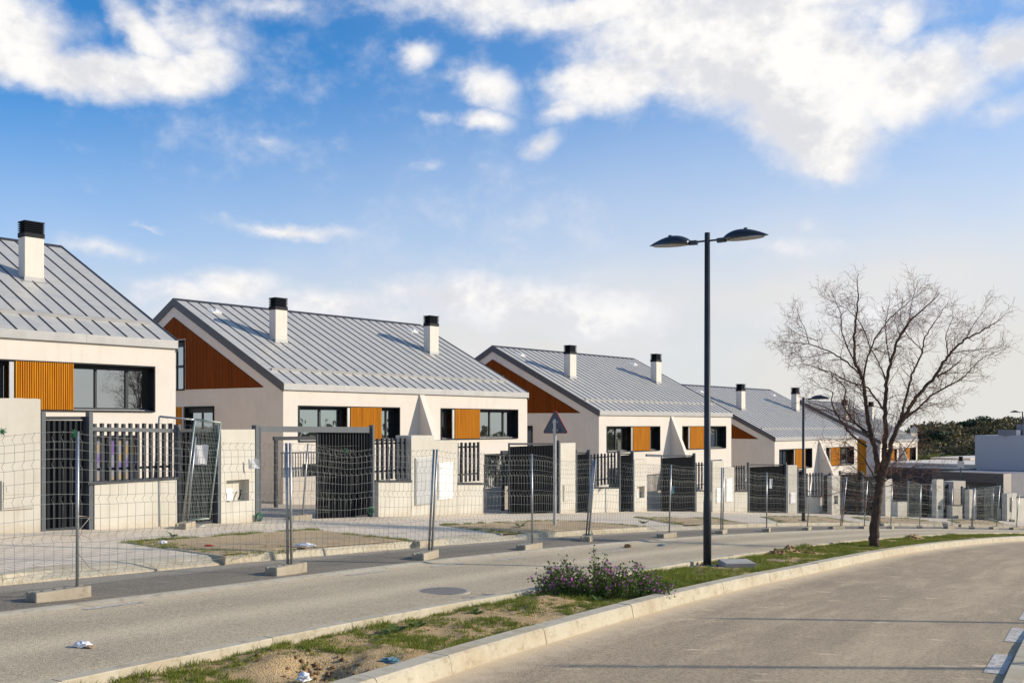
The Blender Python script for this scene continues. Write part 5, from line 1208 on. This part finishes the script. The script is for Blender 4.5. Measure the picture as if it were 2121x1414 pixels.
LIMBS=[([(1812,1136),(1811,1110),(1813,1080),(1817,1040),(1822,1005),(1824,985)],.138,.096,0),
 ([(1820,995),(1818,960),(1812,930),(1803,900)]+Z((885,1300),(860,1100),(850,1000),(820,930),(780,850),(778,650),(800,450),(812,300),(798,250),(812,175)),.085,.006,.5),
 (Z((835,960),(720,850),(600,775),(430,712),(310,710),(205,690)),.028,.004,-.4),
 (Z((850,1010),(870,860),(910,740),(960,640),(1040,530),(1130,450),(1330,290)),.032,.004,-.7),
 (Z((800,890),(720,730),(680,620),(682,500),(640,400),(600,300)),.024,.004,.9),
 ([(1824,995),(1830,960),(1833,925)]+Z((1022,1414),(1015,1200),(1030,1000),(1058,870),(1110,700),(1160,600),(1250,500),(1370,400),(1440,315)),.088,.006,.2),
 (Z((1012,1230),(940,1130),(870,1040),(760,1020),(650,960),(500,900),(410,870),(310,880)),.032,.004,-.9),
 (Z((1030,1000),(960,840),(900,740),(840,560),(720,440),(500,330)),.022,.004,1.1),
 ([(1826,998),(1840,950),(1848,915)]+Z((1100,1390),(1150,1300),(1250,1130),(1400,970),(1440,900),(1520,780),(1630,680),(1770,610),(1880,540),(1945,490)),.085,.006,-.5),
 (Z((1415,965),(1500,920),(1590,850),(1605,820)),.026,.008,-.5),
 (Z((1110,1380),(1150,1230),(1200,1040),(1250,900),(1310,770),(1305,700),(1400,550),(1510,380)),.045,.005,.9),
 (Z((1150,1310),(1260,1220),(1400,1090),(1540,1020),(1640,960),(1700,880),(1800,800),(1960,750)),.036,.004,.5),
 (Z((1520,785),(1620,770),(1740,760),(1880,740)),.018,.003,-.8),(Z((1500,800),(1480,650),(1540,520),(1540,400)),.018,.003,-.2),(Z((1640,680),(1700,560),(1830,400)),.016,.003,-.9),
 (Z((1060,880),(1030,720),(1020,560),(1060,360)),.022,.004,.4),(Z((1110,700),(1200,560),(1220,400),(1270,220)),.02,.004,.2),(Z((1310,770),(1180,640),(1130,520),(1150,370)),.018,.003,1.2),
 ([(1800,905)]+Z((860,1390),(760,1300),(700,1200),(715,1060),(640,980),(560,930),(470,910)),.036,.004,.6),
 ([(1795,925)]+Z((740,1400),(650,1270),(600,1170),(620,1080),(500,1045),(430,1010)),.034,.004,-.6),
 (Z((910,1414),(800,1330),(690,1290),(560,1200),(450,1170),(350,1110)),.03,.004,.9),
 (Z((430,712),(400,600),(350,500),(340,420)),.013,.003,-.4),(Z((500,690),(340,640),(240,565)),.014,.003,-.8),(Z((600,775),(480,810),(350,820),(250,805)),.014,.003,0.),
 ([(1850,905)]+Z((1200,1245),(1350,1190),(1470,1160),(1600,1080)),.02,.003,.8),
 ([(1815,1015),(1790,985),(1765,965),(1740,950),(1715,955)],.022,.003,.5),([(1828,1000),(1860,975),(1900,965),(1940,960)],.02,.003,-.5),([(1818,1000),(1785,940),(1750,915),(1700,905)],.024,.003,-.8),
 ([(1822,1010),(1860,1000),(1895,985),(1925,992)],.014,.002,.7),([(1810,1075),(1790,1050),(1770,1040),(1745,1048)],.012,.002,-.5),([(1816,1035),(1780,1020),(1750,1015),(1700,1030)],.012,.002,.5),([(1830,985),(1870,940),(1900,900),(1930,880)],.02,.003,.9)]
build_tree(1812,1133,28,LIMBS,11,'leafless tree with a dark forked trunk standing on the median')
o=knot(1813,1096,27.2,.02,'yellow ribbon tied round the bare tree trunk','brick','ribbon_knot','ribbon')
# ================================================================ PLANTS
def leaves(rg,P,size,tilt=.8):
    "pointed leaf quads at points P"
    n=len(P); a=rg.normal(size=(n,3)); a[:,2]*=tilt; a/=np.linalg.norm(a,axis=1)[:,None]; b=np.cross(a,rg.normal(size=(n,3))); b/=np.linalg.norm(b,axis=1)[:,None]; s=(size*rg.uniform(.55,1.3,n))[:,None]
    return np.stack([P,P+a*s*.5+b*s*.42,P+a*s,P+a*s*.5-b*s*.42],1).reshape(-1,3)
def mallow(px0,px1,py,ytops,label,seed=3):
    rg=np.random.default_rng(seed); cx=(px0+px1)/2; x,y,z=gnd(cx,py,.06); root=empty('mallow_bush',(x,y,z),0,label,'flowering bush'); half=(px1-px0)/2/F*y
    st=MB(); L=[];FL=[]
    for k in range(150):
        u=rg.uniform(-1,1); bx=u*half*.62; by=rg.uniform(-.38,.38); tx=u*half*1.02+rg.normal()*.06; px=cx+tx/y*F; hmax=zat(np.interp(px,[q[0] for q in ytops],[q[1] for q in ytops]),y)-z; h=hmax*(rg.uniform(.35,.85) if rg.random()<.75 else rg.uniform(.85,1.12)); ty=by*1.25+rg.normal()*.08
        P=[]; 
        for q in range(7):
            t=q/6; P.append(np.array([bx+(tx-bx)*t+rg.normal()*.012,by+(ty-by)*t,h*t**.85+.0]))
        st.tube([tuple(p) for p in P],[.005,.005,.004,.004,.003,.003,.002],4,cap=False); P=np.array(P)
        nl=34; t=rg.uniform(.08,1.,nl)*6; i=np.minimum(t.astype(int),5); Q=P[i]+(P[i+1]-P[i])*(t-i)[:,None]+rg.normal(size=(nl,3))*.03; L.append(Q)
        nf=rg.integers(1,6); t=rg.uniform(.4,1.,nf)*6; i=np.minimum(t.astype(int),5); FL.append(P[i]+(P[i+1]-P[i])*(t-i)[:,None]+rg.normal(size=(nf,3))*np.array([.03,.03,.02]))
    for k in range(900):   # dense foot of the bush
        L.append(np.array([[rg.uniform(-1,1)*half*.98,rg.uniform(-.45,.45),abs(rg.normal())*.12+.01]]))
    st.build('stem',M['weed'],root); L=np.concatenate(L); npmesh('foliage',leaves(rg,L,.038),quads(np.zeros((len(L)*4,3))),M['weed'],root)
    FL=np.concatenate(FL); V=[]
    for c in FL:
        nrm=rg.normal(size=3)+np.array([.4,-.9,.3]); nrm/=np.linalg.norm(nrm); a=np.cross(nrm,[0,0,1.]); a/=np.linalg.norm(a); b=np.cross(nrm,a); s=rg.uniform(.013,.024)
        for q in range(5):
            t=q*2*math.pi/5; d=a*math.cos(t)+b*math.sin(t); e=np.cross(nrm,d); V+= [c,c+d*s*.8-e*s*.42+nrm*s*.2,c+d*s+nrm*s*.25,c+d*s*.8+e*s*.42+nrm*s*.2]
    V=np.array(V); npmesh('flower',V,quads(V),M['petal'],root)
    return root
mallow(1112,1392,1234,[(1100,1195),(1128,1185),(1155,1150),(1180,1165),(1210,1150),(1245,1142),(1270,1168),(1300,1160),(1330,1172),(1360,1190),(1395,1205)],'purple flowering mallow bush sprawling on the median left of the street lamp')
def rosette(px,py,label,s=.12,off=.07,seed=1,mt='weed'):
    rg=np.random.default_rng(seed); x,y,z=gnd(px,py,off); V=[]
    for k in range(16):
        a=rg.uniform(0,6.28); d=np.array([math.cos(a),math.sin(a),rg.uniform(.15,.8)]); e=np.array([-math.sin(a),math.cos(a),0]); l=s*rg.uniform(.6,1.2); V+=[(0,0,0),tuple(d*l*.5+e*l*.2),tuple(d*l*np.array([1,1,.75])),tuple(d*l*.5-e*l*.2)]
    o=npmesh('weed_rosette',V,quads(V),M[mt],label=label,category='weed',group='leafy weeds on the median'); o.location=(x,y,z)
rosette(815,1312,'broad grey-green thistle rosette in the middle of the median',.17,seed=1); rosette(865,1300,'second thistle rosette right of the broad one',.13,seed=2); rosette(985,1272,'small flat rosette left of the mallow bush',.12,seed=3)
rosette(1240,1246,'low leafy weed under the front of the mallow bush',.12,seed=4); rosette(360,1112,'grey leafy weed on the nearest planting bed edge',.16,.2,5); rosette(1077,1090,'leafy weed on the second planting bed left of the road sign',.2,.2,6); rosette(1333,1084,'leafy weed at the right tip of the second planting bed',.2,.2,7)
def clods():
    rg=np.random.default_rng(12); V=[];Q=[]; oc=[(1,0,0),(0,1,0),(-1,0,0),(0,-1,0),(0,0,1),(0,0,-.5)]; fs=[(0,1,4),(1,2,4),(2,3,4),(3,0,4),(1,0,5),(2,1,5),(3,2,5),(0,3,5)]
    for (px,py,n,sp,sz) in ((1590,1151,70,.34,.06),(1640,1148,70,.42,.055),(1690,1146,35,.3,.045),(1880,1118,70,.5,.06),(1930,1112,30,.4,.04),(640,1385,60,.3,.03),(700,1392,50,.3,.025),(1120,1262,30,.6,.02),(900,1320,30,.8,.02)):
        cx,cy,_=gnd(px,py,.03)
        for k in range(n):
            x=cx+rg.normal()*sp*.6; y=cy+rg.normal()*sp*.6; i,o=st_of(x,y); e=min(o-float(np.interp(i,np.arange(NS),oA))-.21,float(np.interp(i,np.arange(NS),oB))-.11-o)
            if e<.06: continue
            s=sz*rg.uniform(.25,1.3); z=med_z(x,y,e); b=len(V); th=rg.uniform(0,6.3)
            for v in oc:
                j=rg.uniform(.65,1.25,3); vx,vy=v[0]*math.cos(th)-v[1]*math.sin(th),v[0]*math.sin(th)+v[1]*math.cos(th); V.append((x+vx*s*j[0],y+vy*s*j[1],z+v[2]*s*.8*j[2]))
            Q+=[tuple(b+q for q in f_) for f_ in fs]
    npmesh('soil_clods',V,Q,M['dug'],kind='stuff',label='dark dug clods of earth on the median beside the hatch cover and the tree',category='earth')
clods()
# ---- grass: single blades in clumps
def blades(rg,C,nb,h,rad,width):
    "C clump centres (n,3); arrays h,rad per clump"
    n=len(C); k=nb; a=rg.uniform(0,2*np.pi,(n,k)); r=rad[:,None]*np.sqrt(rg.uniform(0,1,(n,k))); base=np.stack([C[:,0,None]+r*np.cos(a),C[:,1,None]+r*np.sin(a),np.repeat(C[:,2,None],k,1)-.01],-1)
    hh=h[:,None]*rg.uniform(.45,1.15,(n,k))*(1-.45*(r/rad[:,None])**2); lean=rg.normal(size=(n,k,2))*.45+np.stack([np.cos(a),np.sin(a)],-1)*.35; tip=base+np.concatenate([lean*hh[...,None],hh[...,None]],-1)
    mid=base*.5+tip*.5+np.array([0,0,.12])*hh[...,None]*.8; t=rg.uniform(0,np.pi,(n,k)); w=np.stack([np.cos(t),np.sin(t),t*0],-1)*width
    V=np.stack([base-w,base+w,mid+w*.8,mid-w*.8],2).reshape(-1,3); V2=np.stack([mid-w*.8,mid+w*.8,tip+w*.1,tip-w*.1],2).reshape(-1,3); return np.concatenate([V,V2])
def build_grass():
    rg=np.random.default_rng(7); C=[];H=[];RD=[];dryC=[]
    clear=[gnd(1466,1177,.04)[:2]+(.38,),gnd(1528,1178,.04)[:2]+(.42,),gnd(640,1395,0)[:2]+(.5,),gnd(1590,1153,0)[:2]+(.25,),gnd(1640,1150,0)[:2]+(.3,),gnd(1880,1119,0)[:2]+(.55,)]
    tries=0
    while len(C)<21000 and tries<150000:
        tries+=1; q=26+ (rg.random()**1.35)*(NS-40); a=float(np.interp(q,np.arange(NS),oA))+.23; b=float(np.interp(q,np.arange(NS),oB))-.12; w=rg.random(); off=a+(b-a)*w; x,y,z=stp(q,off)
        dist=math.hypot(x,y)
        n1=mn.noise(Vector((x*1.15,y*1.15,3)))+.5*mn.noise(Vector((x*3.1,y*3.1,7)))+.25*mn.noise(Vector((x*8,y*8,1)))
        e=min(off-a,b-off); edge=.34*math.exp(-((b-off)/.16)**2)+.20*math.exp(-((off-a)/.2)**2)
        far=.12 if dist>15.5 else 0
        v=n1+edge*1.3+far+.33
        if any(math.hypot(x-c[0],y-c[1])<c[2] for c in clear): v-=.6
        if v<rg.uniform(-.02,.16): 
            if rg.random()<.16: dryC.append((x,y,med_z(x,y,e)))
            continue
        C.append((x,y,med_z(x,y,e))); H.append(.03+.065*min(1,max(0,v))*rg.uniform(.5,1.5)+(.01 if dist>17 else 0)); RD.append(rg.uniform(.03,.07)*(1 if dist<16 else 1.6))
    for P in bedpoly:   # borders of the planting beds
        n_=260
        for k in range(n_):
            s,t=rg.random(),rg.random(); edge=rg.random()<.65
            if edge: s,t=[(s,rg.uniform(0,.08)),(rg.uniform(.0,.05),t),(s,1-rg.uniform(0,.08)),(1-rg.uniform(0,.05),t)][rg.choice([0,1,1,2])]
            p=(P[0]*(1-s)+P[1]*s)*(1-t)+(P[3]*(1-s)+P[2]*s)*t
            if mn.noise(Vector((p[0]*.8,p[1]*.8,5)))+(.15 if edge else -.2)<0: continue
            for _ in range(3):
                x,y=p+rg.normal(size=2)*.07; C.append((x,y,pave_z(x,y)+.015)); H.append(rg.uniform(.03,.085)); RD.append(rg.uniform(.05,.1))
    V=blades(rg,np.array(C),22,np.array(H),np.array(RD),.0032); npmesh('grass',V,quads(V),M['grass'],kind='stuff',label='short green grass growing in patches on the median and the planting beds',category='grass')
    D_=np.array(dryC); V=blades(rg,D_,8,np.full(len(D_),.045),np.full(len(D_),.07),.0024); npmesh('dry_grass',V,quads(V),M['drygrass'],kind='stuff',label='sparse dry straw on the bare soil of the median',category='dry grass')
    # taller grass tufts behind the mallow bush
    K=[];
    for k in range(420):
        px=rg.uniform(1330,1440); py=rg.uniform(1185,1240)
        x,y,z=gnd(px,py,.05); i,o=st_of(x,y)
        if o<np.interp(i,np.arange(NS),oA)+.25 or o>np.interp(i,np.arange(NS),oB)-.13: continue
        K.append((x,y,med_z(x,y,.3)))
    K=np.array(K); V=blades(rg,K,20,np.full(len(K),.12),np.full(len(K),.06),.0035); npmesh('tall_grass',V,quads(V),M['grass'],kind='stuff',label='taller bright grass between the mallow bush and the street lamp',category='grass')
build_grass()
# gravel and crumbs along the gutters and kerbs
def gravel():
    rg=np.random.default_rng(9); V=[];Q=[]
    oc=np.array([(1,0,0),(-.5,.87,0),(-.5,-.87,0),(0,0,1.)])
    for k in range(900):
        q=20+rg.random()**1.3*200; ch=rg.random()
        if ch<.45: off=-abs(rg.normal())*.12-.02; dz=.003
        elif ch<.6: off=.36+abs(rg.normal())*.3; dz=.003
        elif ch<.8: off=float(np.interp(q,np.arange(NS),oD))-abs(rg.normal())*.12-.02; dz=.003
        else: off=float(np.interp(q,np.arange(NS),oA))-abs(rg.normal())*.5-.02; dz=.001
        x,y,z=stp(q,off,dz); s=rg.uniform(.003,.011)*(1.4 if rg.random()<.1 else 1); a=rg.uniform(0,6.3); c_2,s_2=math.cos(a),math.sin(a)
        i=len(V)
        for v in oc: V.append((x+(v[0]*c_2-v[1]*s_2)*s,y+(v[0]*s_2+v[1]*c_2)*s*rg.uniform(.7,1.2),z+v[2]*s*.8))
        Q+=[(i,i+1,i+3),(i+1,i+2,i+3),(i+2,i,i+3)]
    npmesh('gravel',V,Q,M['concrete'],kind='stuff',label='loose grit scattered along the gutters and kerbs',category='gravel')
gravel()
